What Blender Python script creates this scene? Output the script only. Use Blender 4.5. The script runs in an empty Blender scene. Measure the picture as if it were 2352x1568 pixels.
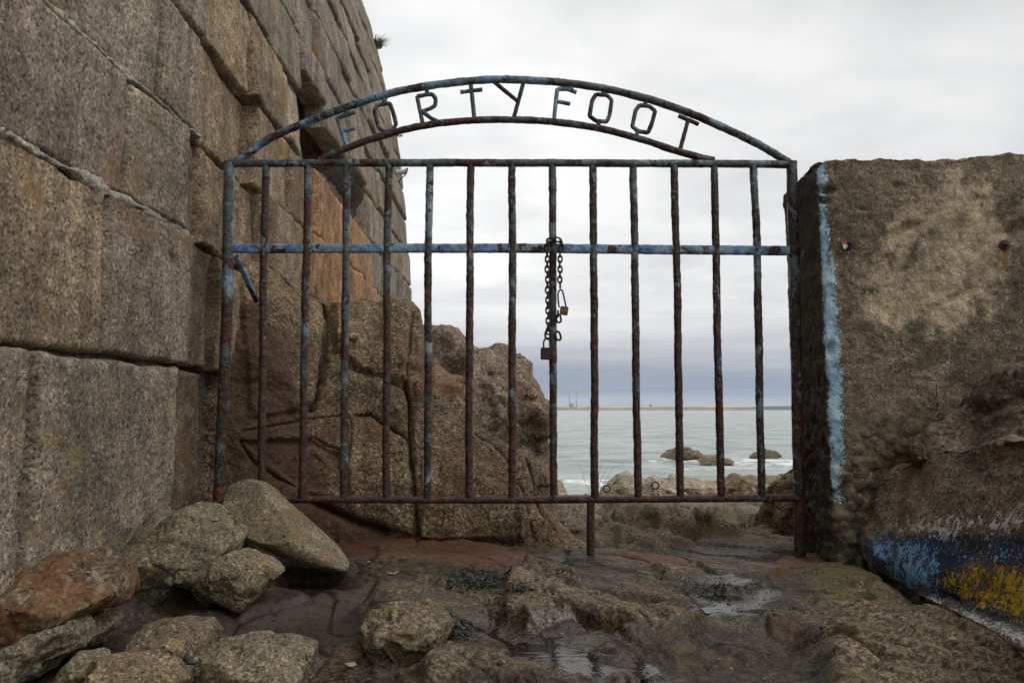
import bpy, bmesh, math, random
import numpy as np
from mathutils import Vector

random.seed(7)
rng = np.random.default_rng(11)
SC = bpy.context.scene
COL = SC.collection

# ------------------------------------------------------------------ camera
CAM = np.array([0.0, 0.0, 0.55])
FD = 1829.0                      # focal length in photo units (photo 2352 wide)
PITCH = math.atan((941.0 - 784.0) / FD)
cam_d = bpy.data.cameras.new('camera')
cam_d.sensor_width = 36.0
cam_d.lens = 36.0 * FD / 2352.0
cam_d.clip_start = 0.05
cam_d.clip_end = 40000.0
cam = bpy.data.objects.new('camera', cam_d)
cam.location = CAM.tolist()
cam.rotation_euler = (math.pi / 2 + PITCH, 0, 0)
COL.objects.link(cam)
SC.camera = cam

# ------------------------------------------------------------------ world, sun, exposure
SUN_ELEV, SUN_AZ = math.radians(52), math.radians(118)   # azimuth clockwise from +Y: right, slightly behind
world = bpy.data.worlds.new('World')
SC.world = world
world.use_nodes = True
SC.view_settings.view_transform = 'Standard'
SC.view_settings.look = 'None'
SC.view_settings.gamma = 1.0
SC.view_settings.exposure = 0.12
SC.view_settings.use_curve_mapping = False
SC.cycles.use_denoising = True
SC.cycles.denoising_prefilter = 'ACCURATE'
SC.cycles.max_bounces = 4
SC.cycles.diffuse_bounces = 2
SC.cycles.glossy_bounces = 2
SC.cycles.volume_bounces = 1
SC.cycles.use_adaptive_sampling = True
SC.cycles.adaptive_threshold = 0.02


class Nodes:
    """small helper around a node tree"""
    def __init__(self, nt):
        self.nt = nt
        nt.nodes.clear()

    def new(self, t, **kw):
        n = self.nt.nodes.new(t)
        for k, v in kw.items():
            setattr(n, k, v)
        return n

    def link(self, a, b):
        self.nt.links.new(a, b)

    def put(self, sock, v):
        if isinstance(v, bpy.types.NodeSocket):
            self.link(v, sock)
        elif isinstance(v, (tuple, list)) and sock.type == 'RGBA' and len(v) == 3:
            sock.default_value = (*v, 1)
        else:
            sock.default_value = v

    def math(self, op, a, b=0.0, c=0.0, clamp=False):
        n = self.new('ShaderNodeMath', operation=op)
        n.use_clamp = clamp
        self.put(n.inputs[0], a)
        self.put(n.inputs[1], b)
        if len(n.inputs) > 2:
            self.put(n.inputs[2], c)
        return n.outputs[0]

    def vmul(self, v, s):
        n = self.new('ShaderNodeVectorMath', operation='MULTIPLY')
        self.put(n.inputs[0], v)
        n.inputs[1].default_value = s
        return n.outputs[0]

    def vadd(self, v, s):
        n = self.new('ShaderNodeVectorMath', operation='ADD')
        self.put(n.inputs[0], v)
        self.put(n.inputs[1], s)
        return n.outputs[0]

    def noise(self, vec, scale, detail=4.0, rough=0.55, dist=0.0, color=False):
        n = self.new('ShaderNodeTexNoise')
        self.put(n.inputs['Vector'], vec)
        n.inputs['Scale'].default_value = scale
        n.inputs['Detail'].default_value = detail
        n.inputs['Roughness'].default_value = rough
        n.inputs['Distortion'].default_value = dist
        return n.outputs[1] if color else n.outputs[0]

    def voronoi(self, vec, scale, feature='F1', out=0, rand=1.0):
        n = self.new('ShaderNodeTexVoronoi', feature=feature)
        self.put(n.inputs['Vector'], vec)
        n.inputs['Scale'].default_value = scale
        n.inputs['Randomness'].default_value = rand
        return n.outputs[out]

    def ramp(self, fac, stops, interp='LINEAR'):
        n = self.new('ShaderNodeValToRGB')
        cr = n.color_ramp
        cr.interpolation = interp
        while len(cr.elements) < len(stops):
            cr.elements.new(0.5)
        for e, (p, c) in zip(cr.elements, stops):
            e.position = p
            e.color = (c, c, c, 1) if isinstance(c, (int, float)) else (*c[:3], 1)
        self.put(n.inputs[0], fac)
        return n.outputs[0]

    def step(self, v, lo, hi):
        n = self.new('ShaderNodeMapRange', interpolation_type='SMOOTHSTEP')
        self.put(n.inputs['Value'], v)
        n.inputs['From Min'].default_value = lo
        n.inputs['From Max'].default_value = hi
        return n.outputs[0]

    def mix(self, fac, a, b, blend='MIX'):
        n = self.new('ShaderNodeMix', data_type='RGBA', blend_type=blend)
        self.put(n.inputs[0], fac)
        self.put(n.inputs[6], a)
        self.put(n.inputs[7], b)
        return n.outputs[2]

    def attr(self, name):
        n = self.new('ShaderNodeAttribute', attribute_name=name)
        return n.outputs['Fac']

    def bump(self, h, strength, dist, normal=None):
        n = self.new('ShaderNodeBump')
        n.inputs['Strength'].default_value = strength
        n.inputs['Distance'].default_value = dist
        self.put(n.inputs['Height'], h)
        if normal is not None:
            self.link(normal, n.inputs['Normal'])
        return n.outputs[0]


def build_world():
    g = Nodes(world.node_tree)
    tc = g.new('ShaderNodeTexCoord').outputs['Generated']
    sep = g.new('ShaderNodeSeparateXYZ')
    g.link(tc, sep.inputs[0])
    z = g.math('MAXIMUM', sep.outputs[2], 0.0)
    den = g.math('ADD', z, 0.10)
    cx = g.math('DIVIDE', sep.outputs[0], den)
    cy = g.math('DIVIDE', sep.outputs[1], den)
    comb = g.new('ShaderNodeCombineXYZ')
    g.link(cx, comb.inputs[0])
    g.link(cy, comb.inputs[1])
    p = comb.outputs[0]
    n1 = g.noise(p, 0.55, 7, 0.5, 0.3)
    n2 = g.noise(g.vadd(p, (7.3, 2.1, 0)), 1.9, 6, 0.55, 0.2)
    n3 = g.noise(g.vadd(g.vmul(tc, (1, 1, 1)), (3.1, 1.7, 0.4)), 1.7, 3, 0.5)
    cl = g.math('ADD', g.math('MULTIPLY', n1, 0.62), g.math('MULTIPLY', n2, 0.38))
    cloud = g.ramp(cl, [(0.34, (0.64, 0.645, 0.665)), (0.46, (0.79, 0.795, 0.805)), (0.56, (0.94, 0.94, 0.935))])
    cloud = g.mix(1.0, cloud, g.ramp(n3, [(0.35, 0.93), (0.65, 1.04)]), 'MULTIPLY')
    cloud = g.mix(1.0, cloud, g.ramp(g.math('MULTIPLY_ADD', sep.outputs[0], 0.5, 0.5), [(0.25, 1.05), (0.48, 1.02), (0.62, 0.93), (0.8, 0.90)]), 'MULTIPLY')
    # low cloud bank towards the horizon
    band_n = g.noise(g.vmul(tc, (1.2, 1.2, 26)), 2.2, 5, 0.55)
    zb = g.math('ADD', z, g.math('MULTIPLY', g.math('SUBTRACT', band_n, 0.5), 0.055))
    low = g.ramp(zb, [(0.0, (0.45, 0.48, 0.53)), (0.010, (0.40, 0.44, 0.51)), (0.024, (0.275, 0.335, 0.44)),
                      (0.045, (0.335, 0.375, 0.45)), (0.075, (0.47, 0.49, 0.535)), (0.12, (0.66, 0.67, 0.69))])
    f = g.step(zb, 0.035, 0.17)
    col = g.mix(f, low, cloud)
    sky = g.new('ShaderNodeTexSky', sky_type='NISHITA')
    sky.sun_disc = False
    sky.sun_elevation = SUN_ELEV
    sky.sun_rotation = SUN_AZ
    sky.air_density = 1.0
    sky.dust_density = 3.0
    col10 = g.mix(1.0, col, (10.0, 10.0, 10.0), 'MULTIPLY')
    colm = g.mix(0.04, col10, sky.outputs[0])
    bg = g.new('ShaderNodeBackground')
    g.link(colm, bg.inputs[0])
    bg.inputs[1].default_value = 0.1
    out = g.new('ShaderNodeOutputWorld')
    g.link(bg.outputs[0], out.inputs[0])


build_world()
sun_d = bpy.data.lights.new('sun', 'SUN')
sun_d.energy = 1.0
sun_d.angle = math.radians(28)
sun_d.color = (1.0, 0.96, 0.9)
sun = bpy.data.objects.new('sun', sun_d)
COL.objects.link(sun)
sdir = Vector((math.sin(SUN_AZ) * math.cos(SUN_ELEV), math.cos(SUN_AZ) * math.cos(SUN_ELEV), math.sin(SUN_ELEV)))
sun.rotation_euler = sdir.to_track_quat('Z', 'Y').to_euler()

# ------------------------------------------------------------------ numeric helpers
CP, SP = math.cos(PITCH), math.sin(PITCH)


def ray(px, py):
    xc = (np.asarray(px, float) - 1176.0) / FD
    yc = (784.0 - np.asarray(py, float)) / FD
    return np.stack([xc, CP - yc * SP, SP + yc * CP], -1)


def at_y(px, py, Y):
    """photo point -> world point standing at distance Y"""
    d = ray(px, py)
    t = np.asarray(Y, float) / d[..., 1]
    return CAM + d * t[..., None]


def on_ground(px, py, z=0.0):
    d = ray(px, py)
    t = (z - CAM[2]) / d[..., 2]
    return CAM + d * t[..., None]


def to_photo(P):
    q = P - CAM
    dep = q[..., 1] * CP + q[..., 2] * SP
    up = -q[..., 1] * SP + q[..., 2] * CP
    dep = np.maximum(dep, 1e-3)
    return np.stack([1176 + FD * q[..., 0] / dep, 784 - FD * up / dep], -1)


def ss(a, b, x):
    t = np.clip((x - a) / (b - a), 0, 1)
    return t * t * (3 - 2 * t)


_perm = rng.permutation(256).astype(np.int32)
_perm = np.concatenate([_perm, _perm])
_g = rng.normal(size=(256, 3))
_g /= np.linalg.norm(_g, axis=1)[:, None]
_g = _g.astype(np.float32)
_jit = rng.random((256, 3)).astype(np.float32)


def pnoise(P):
    """gradient noise, about [-1, 1]"""
    P = np.asarray(P, float)
    i = np.floor(P).astype(np.int32)
    f = (P - i).astype(np.float32)
    u = f * f * f * (f * (f * 6 - 15) + 10)
    i &= 255
    res = 0.0
    for dx in (0, 1):
        wx = u[:, 0] if dx else 1 - u[:, 0]
        hx = _perm[(i[:, 0] + dx) & 255]
        for dy in (0, 1):
            wy = u[:, 1] if dy else 1 - u[:, 1]
            hy = _perm[(hx + i[:, 1] + dy) & 255]
            for dz in (0, 1):
                wz = u[:, 2] if dz else 1 - u[:, 2]
                h = _perm[(hy + i[:, 2] + dz) & 255]
                gr = _g[h]
                dot = gr[:, 0] * (f[:, 0] - dx) + gr[:, 1] * (f[:, 1] - dy) + gr[:, 2] * (f[:, 2] - dz)
                res = res + wx * wy * wz * dot
    return res * 1.6


def fbm(P, oct=4, gain=0.5, lac=2.03, seed=0.0):
    P = np.asarray(P, float) + np.array([seed * 17.31, seed * 7.77, seed * 3.19])
    a, s, r = 1.0, 0.0, 0.0
    for _ in range(oct):
        s = s + a * pnoise(P)
        r += a
        P = P * lac + 11.7
        a *= gain
    return s / r * 1.3


def ridged(P, oct=3, seed=0.0):
    P = np.asarray(P, float) + np.array([seed * 17.31, seed * 7.77, seed * 3.19])
    a, s, r = 1.0, 0.0, 0.0
    for _ in range(oct):
        s = s + a * (1 - np.abs(pnoise(P)))
        r += a
        P = P * 2.1 + 5.3
        a *= 0.5
    return s / r


def worley(P, seed=0.0, centre=False):
    """F1, F2 and the id of the nearest cell"""
    P = np.asarray(P, float) + seed * 13.7
    i0 = np.floor(P).astype(np.int32)
    fr = (P - i0).astype(np.float32)
    n = len(P)
    f1 = np.full(n, 81.0, np.float32)
    f2 = np.full(n, 81.0, np.float32)
    cid = np.zeros(n, np.int32)
    rel = np.zeros((n, 3), np.float32) if centre else None
    jx, jy, jz = (np.ascontiguousarray(_jit[:, k]) for k in range(3))
    for dx in (-1, 0, 1):
        hx = _perm[(i0[:, 0] + dx) & 255]
        for dy in (-1, 0, 1):
            hy = _perm[(hx + i0[:, 1] + dy) & 255]
            for dz in (-1, 0, 1):
                h = _perm[(hy + i0[:, 2] + dz) & 255]
                ax = fr[:, 0] - dx - jx[h]
                ay = fr[:, 1] - dy - jy[h]
                az = fr[:, 2] - dz - jz[h]
                d = ax * ax + ay * ay + az * az
                m = d < f1
                f2 = np.where(m, f1, np.minimum(f2, d))
                cid[m] = h[m]
                if centre:
                    rel[m, 0], rel[m, 1], rel[m, 2] = ax[m], ay[m], az[m]
                f1 = np.where(m, d, f1)
    f1, f2 = np.sqrt(f1), np.sqrt(f2)
    if centre:
        return f1, f2, cid, rel
    return f1, f2, cid


def seg_dist(Q, poly, closed=False):
    """distance of 2-D points Q to a polyline"""
    poly = np.asarray(poly, float)
    n = len(poly)
    best = np.full(len(Q), 1e9)
    for k in range(n if closed else n - 1):
        a, b = poly[k], poly[(k + 1) % n]
        ab = b - a
        t = np.clip(((Q - a) @ ab) / max(ab @ ab, 1e-9), 0, 1)
        d = np.hypot(*(Q - a - t[:, None] * ab).T)
        best = np.minimum(best, d)
    return best


def poly_sd(Q, poly):
    """signed distance, positive inside"""
    poly = np.asarray(poly, float)
    d = seg_dist(Q, poly, True)
    ins = np.zeros(len(Q), bool)
    n = len(poly)
    for k in range(n):
        x1, y1 = poly[k]
        x2, y2 = poly[(k + 1) % n]
        if y1 == y2:
            continue
        c = ((y1 > Q[:, 1]) != (y2 > Q[:, 1])) & (Q[:, 0] < (x2 - x1) * (Q[:, 1] - y1) / (y2 - y1) + x1)
        ins ^= c
    return np.where(ins, d, -d)


def vnormals(V, F):
    a, b, c = V[F[:, 0]], V[F[:, 1]], V[F[:, 2]]
    if F.shape[1] == 4:
        fn = np.cross(V[F[:, 2]] - a, V[F[:, 3]] - b)
    else:
        fn = np.cross(b - a, c - a)
    N = np.zeros_like(V)
    for k in range(F.shape[1]):
        for j in range(3):
            N[:, j] += np.bincount(F[:, k], fn[:, j], len(V))
    N /= np.maximum(np.linalg.norm(N, axis=1), 1e-12)[:, None]
    return N


def grid_faces(nu, nv, close_u=False, off=0):
    """quads of an nu x nv grid whose index is u*nv+v"""
    u = np.arange(nu if close_u else nu - 1)
    v = np.arange(nv - 1)
    U, W = np.meshgrid(u, v, indexing='ij')
    U2 = (U + 1) % nu
    return (np.stack([U * nv + W, U2 * nv + W, U2 * nv + W + 1, U * nv + W + 1], -1).reshape(-1, 4) + off).astype(np.int32)


def mesh_np(name, V, F, smooth=True, attrs=None):
    me = bpy.data.meshes.new(name)
    V = np.ascontiguousarray(V, np.float32)
    F = np.ascontiguousarray(F, np.int32)
    k = F.shape[1]
    me.vertices.add(len(V))
    me.vertices.foreach_set('co', V.ravel())
    me.loops.add(F.size)
    me.loops.foreach_set('vertex_index', F.ravel())
    me.polygons.add(len(F))
    me.polygons.foreach_set('loop_start', np.arange(0, F.size, k, dtype=np.int32))
    me.polygons.foreach_set('loop_total', np.full(len(F), k, np.int32))
    me.polygons.foreach_set('use_smooth', np.full(len(F), smooth, bool))
    me.update(calc_edges=True)
    if attrs:
        for an, val in attrs.items():
            at = me.attributes.new(an, 'FLOAT', 'POINT')
            at.data.foreach_set('value', np.ascontiguousarray(val, np.float32))
    return me


def obj(name, me, mat=None, parent=None, label=None, cat=None, group=None, kind=None, loc=None, rot=None, tint=None):
    o = bpy.data.objects.new(name, me)
    COL.objects.link(o)
    if mat is not None and me is not None and not me.materials:
        me.materials.append(mat)
    if parent is not None:
        o.parent = parent
    if loc is not None:
        o.location = [float(c) for c in loc]
    if rot is not None:
        o.rotation_euler = rot
    if tint is not None:
        o.color = (*tint, 1.0)
    if label:
        o['label'] = label
    if cat:
        o['category'] = cat
    if group:
        o['group'] = group
    if kind:
        o['kind'] = kind
    return o


def join_parts(parts):
    """[(V,F)] -> one V,F (same face size)"""
    Vs, Fs, off = [], [], 0
    for V, F in parts:
        Vs.append(V)
        Fs.append(F + off)
        off += len(V)
    return np.concatenate(Vs), np.concatenate(Fs)


# ------------------------------------------------------------------ materials
def new_mat(name):
    m = bpy.data.materials.new(name)
    m.use_nodes = True
    g = Nodes(m.node_tree)
    out = g.new('ShaderNodeOutputMaterial')
    b = g.new('ShaderNodeBsdfPrincipled')
    g.link(b.outputs[0], out.inputs[0])
    geo = g.new('ShaderNodeNewGeometry')
    return m, g, b, geo.outputs['Position'], geo.outputs['Normal']


def tint_of(g):
    return g.new('ShaderNodeObjectInfo').outputs['Color']


def rock_mat(name, dark, mid, light, grain=75, stain=None, stain_amt=0.5, lichen=None, lichen_amt=0.35,
             algae=None, algae_amt=0.4, streak=0.0, rough=0.85, bump=0.9, bdist=0.006, spec=0.3, use_tint=True, var=0.35,
             blotch=2.6, algae_top=None, damp=None):
    m, g, b, p, nrm = new_mat(name)
    sp = g.noise(p, grain, 3, 0.7)
    vc = g.new('ShaderNodeSeparateColor')
    g.link(g.voronoi(p, grain * 1.7, out=1), vc.inputs[0])
    s = g.math('ADD', g.math('MULTIPLY', sp, 0.74), g.math('MULTIPLY', vc.outputs[0], 0.26))
    col = g.ramp(s, [(0.34, dark), (0.45, mid), (0.55, mid), (0.67, light)])
    big = g.noise(p, blotch, 4, 0.62, 0.4)
    col = g.mix(1.0, col, g.ramp(big, [(0.3, 1 - var), (0.7, 1 + var * 0.6)]), 'MULTIPLY')
    mid_n = g.noise(p, 15, 3, 0.62)
    col = g.mix(1.0, col, g.ramp(mid_n, [(0.30, 0.62), (0.64, 1.2)]), 'MULTIPLY')
    if streak:
        sv = g.noise(g.vmul(p, (9, 9, 0.7)), 1.0, 3, 0.6, 0.3)
        col = g.mix(streak, col, g.mix(1.0, col, g.ramp(sv, [(0.36, (0.36, 0.34, 0.35)), (0.58, (1.15, 1.13, 1.1))]), 'MULTIPLY'))
    if stain is not None:
        st = g.noise(g.vadd(p, (3.3, 8.1, 1.2)), 3.4, 4, 0.64, 0.3)
        f = g.step(st, 0.62 - 0.25 * stain_amt, 0.78 - 0.22 * stain_amt)
        f = g.math('MULTIPLY', f, g.math('MULTIPLY_ADD', sp, 1.3, 0.0), clamp=True)
        col = g.mix(f, col, stain)
    if algae is not None:
        al = g.noise(g.vadd(p, (1.3, 2.1, 9.2)), 5.0, 4, 0.68)
        f = g.step(al, 0.66 - 0.25 * algae_amt, 0.78 - 0.2 * algae_amt)
        f = g.math('MULTIPLY', f, g.step(mid_n, 0.35, 0.6))
        if algae_top:
            zc = g.new('ShaderNodeSeparateXYZ')
            g.link(p, zc.inputs[0])
            f = g.math('MULTIPLY', f, g.step(zc.outputs[2], algae_top, algae_top - 0.5))
        col = g.mix(g.math('MULTIPLY', f, 0.7), col, algae)
    if lichen is not None:
        li = g.noise(g.vadd(p, (5.3, 1.1, 4.2)), 42, 2, 0.55)
        f = g.math('MULTIPLY', g.step(li, 0.70 - 0.12 * lichen_amt, 0.76 - 0.12 * lichen_amt), g.step(big, 0.44, 0.58))
        col = g.mix(g.math('MULTIPLY', f, 0.7), col, lichen)
    if damp is not None:
        f = g.step(g.math('ADD', g.attr('damp'), g.math('MULTIPLY', g.math('SUBTRACT', mid_n, .5), .9)), .30, .85)
        col = g.mix(g.math('MULTIPLY', f, .78), col, g.mix(sp, (damp[0] * .3, damp[1] * .3, damp[2] * .3), damp))
    if use_tint:
        col = g.mix(1.0, col, tint_of(g), 'MULTIPLY')
    g.link(col, b.inputs['Base Color'])
    b.inputs['Roughness'].default_value = rough
    b.inputs['Specular IOR Level'].default_value = spec
    h = g.math('ADD', g.math('MULTIPLY', sp, 0.6), g.math('MULTIPLY', mid_n, 1.0))
    g.link(g.bump(h, bump, bdist * 0.7), b.inputs['Normal'])
    return m


M = {}
M['wall'] = rock_mat('wall_granite', (0.070, 0.058, 0.044), (0.255, 0.215, 0.163), (0.50, 0.43, 0.345), grain=92,
                     stain=(0.23, 0.125, 0.05), stain_amt=0.35, lichen=(0.42, 0.24, 0.05), lichen_amt=0.22,
                     streak=0.46, bump=1.0, bdist=0.006, var=0.42,
                     algae=(0.20, 0.165, 0.045), algae_amt=0.5, algae_top=1.0)
M['wall_core'] = rock_mat('mortar_dark', (0.045, 0.04, 0.035), (0.12, 0.10, 0.085), (0.2, 0.17, 0.14), grain=60, use_tint=False, var=0.4)
M['mortar'] = rock_mat('mortar_pale', (0.17, 0.15, 0.12), (0.36, 0.33, 0.275), (0.54, 0.50, 0.43), grain=90,
                       algae=(0.19, 0.155, 0.05), algae_amt=0.7, use_tint=False, bump=1.0, bdist=0.008, var=0.3)
M['outcrop'] = rock_mat('outcrop_rock', (0.045, 0.032, 0.020), (0.165, 0.117, 0.068), (0.42, 0.32, 0.205), grain=80,
                        stain=(0.125, 0.05, 0.025), stain_amt=0.42, algae=(0.105, 0.085, 0.028), algae_amt=0.5,
                        bump=1.0, bdist=0.008, var=0.45, blotch=2.0, damp=(0.105, 0.055, 0.036))
M['grey_rock'] = rock_mat('grey_rock', (0.055, 0.046, 0.040), (0.19, 0.155, 0.125), (0.40, 0.34, 0.28), grain=58,
                          stain=(0.21, 0.115, 0.05), stain_amt=0.35, bump=1.0, bdist=0.010, var=0.4)
M['boulder'] = rock_mat('boulder_granite', (0.045, 0.038, 0.027), (0.155, 0.130, 0.090), (0.33, 0.29, 0.215), grain=125,
                        stain=(0.16, 0.085, 0.035), stain_amt=0.22, lichen=(0.30, 0.19, 0.035), lichen_amt=0.55,
                        algae=(0.105, 0.090, 0.026), algae_amt=0.5, bump=1.0, bdist=0.006, var=0.35, blotch=4)
M['rusty_boulder'] = rock_mat('rusty_boulder', (0.030, 0.020, 0.014), (0.125, 0.088, 0.055), (0.28, 0.22, 0.15), grain=70,
                              stain=(0.17, 0.070, 0.020), stain_amt=0.72, lichen=(0.30, 0.15, 0.03), lichen_amt=0.6,
                              bump=1.0, bdist=0.008, var=0.4, blotch=5)
M['wet_rock'] = rock_mat('wet_rock', (0.020, 0.016, 0.012), (0.070, 0.050, 0.034), (0.16, 0.12, 0.085), grain=90,
                         stain=(0.105, 0.05, 0.02), stain_amt=0.5, algae=(0.07, 0.062, 0.018), algae_amt=0.5,
                         rough=0.5, spec=0.5, bump=0.9, bdist=0.005, var=0.4, blotch=5)
M['shore_rock'] = rock_mat('shore_rock', (0.17, 0.14, 0.105), (0.37, 0.31, 0.23), (0.54, 0.47, 0.37), grain=22,
                           stain=(0.27, 0.18, 0.09), stain_amt=0.5, bump=0.8, bdist=0.02, var=0.3, blotch=1.5)


# ------------------------------------------------------------------ ground height
def strata(X, Y):
    s = X * 0.55 - Y * 0.83
    t = X * 0.83 + Y * 0.55
    return s, t


def dmask(polyD, X, Y, soft, z=0.0):
    pw = on_ground(np.array([q[0] for q in polyD], float), np.array([q[1] for q in polyD], float), z)[:, :2]
    sd = poly_sd(np.stack([X, Y], -1), pw)
    return ss(-soft, soft, sd)


TROUGH = [(1440, 1450), (1560, 1425), (1700, 1405), (1830, 1425), (1885, 1470), (1890, 1568), (1900, 1900), (1400, 1900), (1540, 1568), (1480, 1500)]
SLAB_R = [(1905, 1440), (1960, 1395), (2060, 1400), (2200, 1430), (2352, 1490), (2700, 1700), (2700, 2200), (1900, 2200), (1895, 1540)]
MOSSY_R = [(1840, 1330), (1880, 1300), (1990, 1300), (2080, 1350), (2030, 1390), (1900, 1390)]
CHANNEL_L = [(390, 1450), (440, 1425), (640, 1390), (830, 1360), (850, 1430), (690, 1465), (500, 1475)]
POOL_L = [(620, 1335), (650, 1305), (780, 1308), (822, 1325), (800, 1345), (690, 1350)]
BROWN_L = [(640, 1490), (740, 1480), (840, 1500), (900, 1530), (880, 1620), (640, 1620)]
PUDDLE = [(1040, 1405), (1160, 1398), (1300, 1425), (1400, 1455), (1490, 1500), (1430, 1520), (1310, 1498), (1180, 1472), (1070, 1445)]
PUDDLE_R = [(1580, 1335), (1690, 1328), (1760, 1365), (1700, 1395), (1620, 1390)]
PUDDLE_B = [(1120, 1545), (1400, 1550), (1700, 1545), (1720, 1640), (1100, 1640)]
FLAT_C = [(860, 1290), (1000, 1260), (1180, 1290), (1160, 1400), (900, 1390)]
RUSTZ = [(700, 1235), (900, 1230), (1240, 1262), (1250, 1290), (1130, 1310), (980, 1290), (800, 1275)]
RUSTP = [(1370, 1262), (1500, 1265), (1700, 1290), (1560, 1300), (1380, 1290)]
RUSTR = [(1760, 1270), (1850, 1250), (1930, 1270), (1890, 1310), (1760, 1320)]


HUMPS = [([(1160, 1372), (1166, 1312), (1200, 1290), (1262, 1294), (1345, 1326), (1425, 1370), (1505, 1408), (1560, 1430), (1470, 1428), (1380, 1404), (1300, 1385), (1262, 1350), (1215, 1322), (1180, 1330), (1165, 1372)], .040),
         ([(1160, 1385), (1172, 1332), (1215, 1324), (1256, 1348), (1290, 1384), (1220, 1392)], .048),
         ([(968, 1490), (992, 1464), (1050, 1457), (1115, 1476), (1200, 1490), (1300, 1502), (1372, 1516), (1460, 1512), (1465, 1535), (1375, 1542), (1250, 1535), (1080, 1527), (985, 1522)], .034),
         ([(1515, 1398), (1530, 1382), (1590, 1384), (1612, 1402), (1580, 1417), (1530, 1414)], .022),
         ([(1330, 1460), (1440, 1440), (1560, 1470), (1640, 1520), (1560, 1530), (1440, 1500)], .014),
         ([(1490, 1300), (1620, 1290), (1760, 1330), (1700, 1345), (1560, 1330)], .022),
         ([(1640, 1415), (1720, 1395), (1790, 1420), (1740, 1445), (1660, 1440)], .020),
         ([(1390, 1160), (1560, 1165), (1700, 1225), (1560, 1215), (1400, 1185)], .05),
         ([(1370, 1195), (1480, 1205), (1600, 1245), (1420, 1235)], .03)]
SHEEN = [[(1040, 1400), (1160, 1392), (1300, 1420), (1420, 1450), (1560, 1490), (1540, 1525), (1310, 1500), (1180, 1475), (1070, 1450)],
         [(1560, 1335), (1690, 1322), (1780, 1360), (1720, 1410), (1600, 1400)], [(1080, 1540), (1400, 1545), (1760, 1530), (1800, 1700), (1060, 1700)],
         [(1230, 1400), (1330, 1395), (1480, 1440), (1400, 1450)], [(640, 1490), (840, 1490), (880, 1640), (640, 1640)]]
MUD = [[(360, 1440), (420, 1395), (560, 1395), (650, 1345), (640, 1310), (800, 1305), (850, 1330), (830, 1380), (850, 1430), (700, 1470), (500, 1480), (470, 1500), (300, 1430)],
       [(520, 1290), (560, 1240), (700, 1290), (640, 1330)], [(0, 1480), (180, 1420), (300, 1440), (300, 1560), (0, 1640)]]


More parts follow.
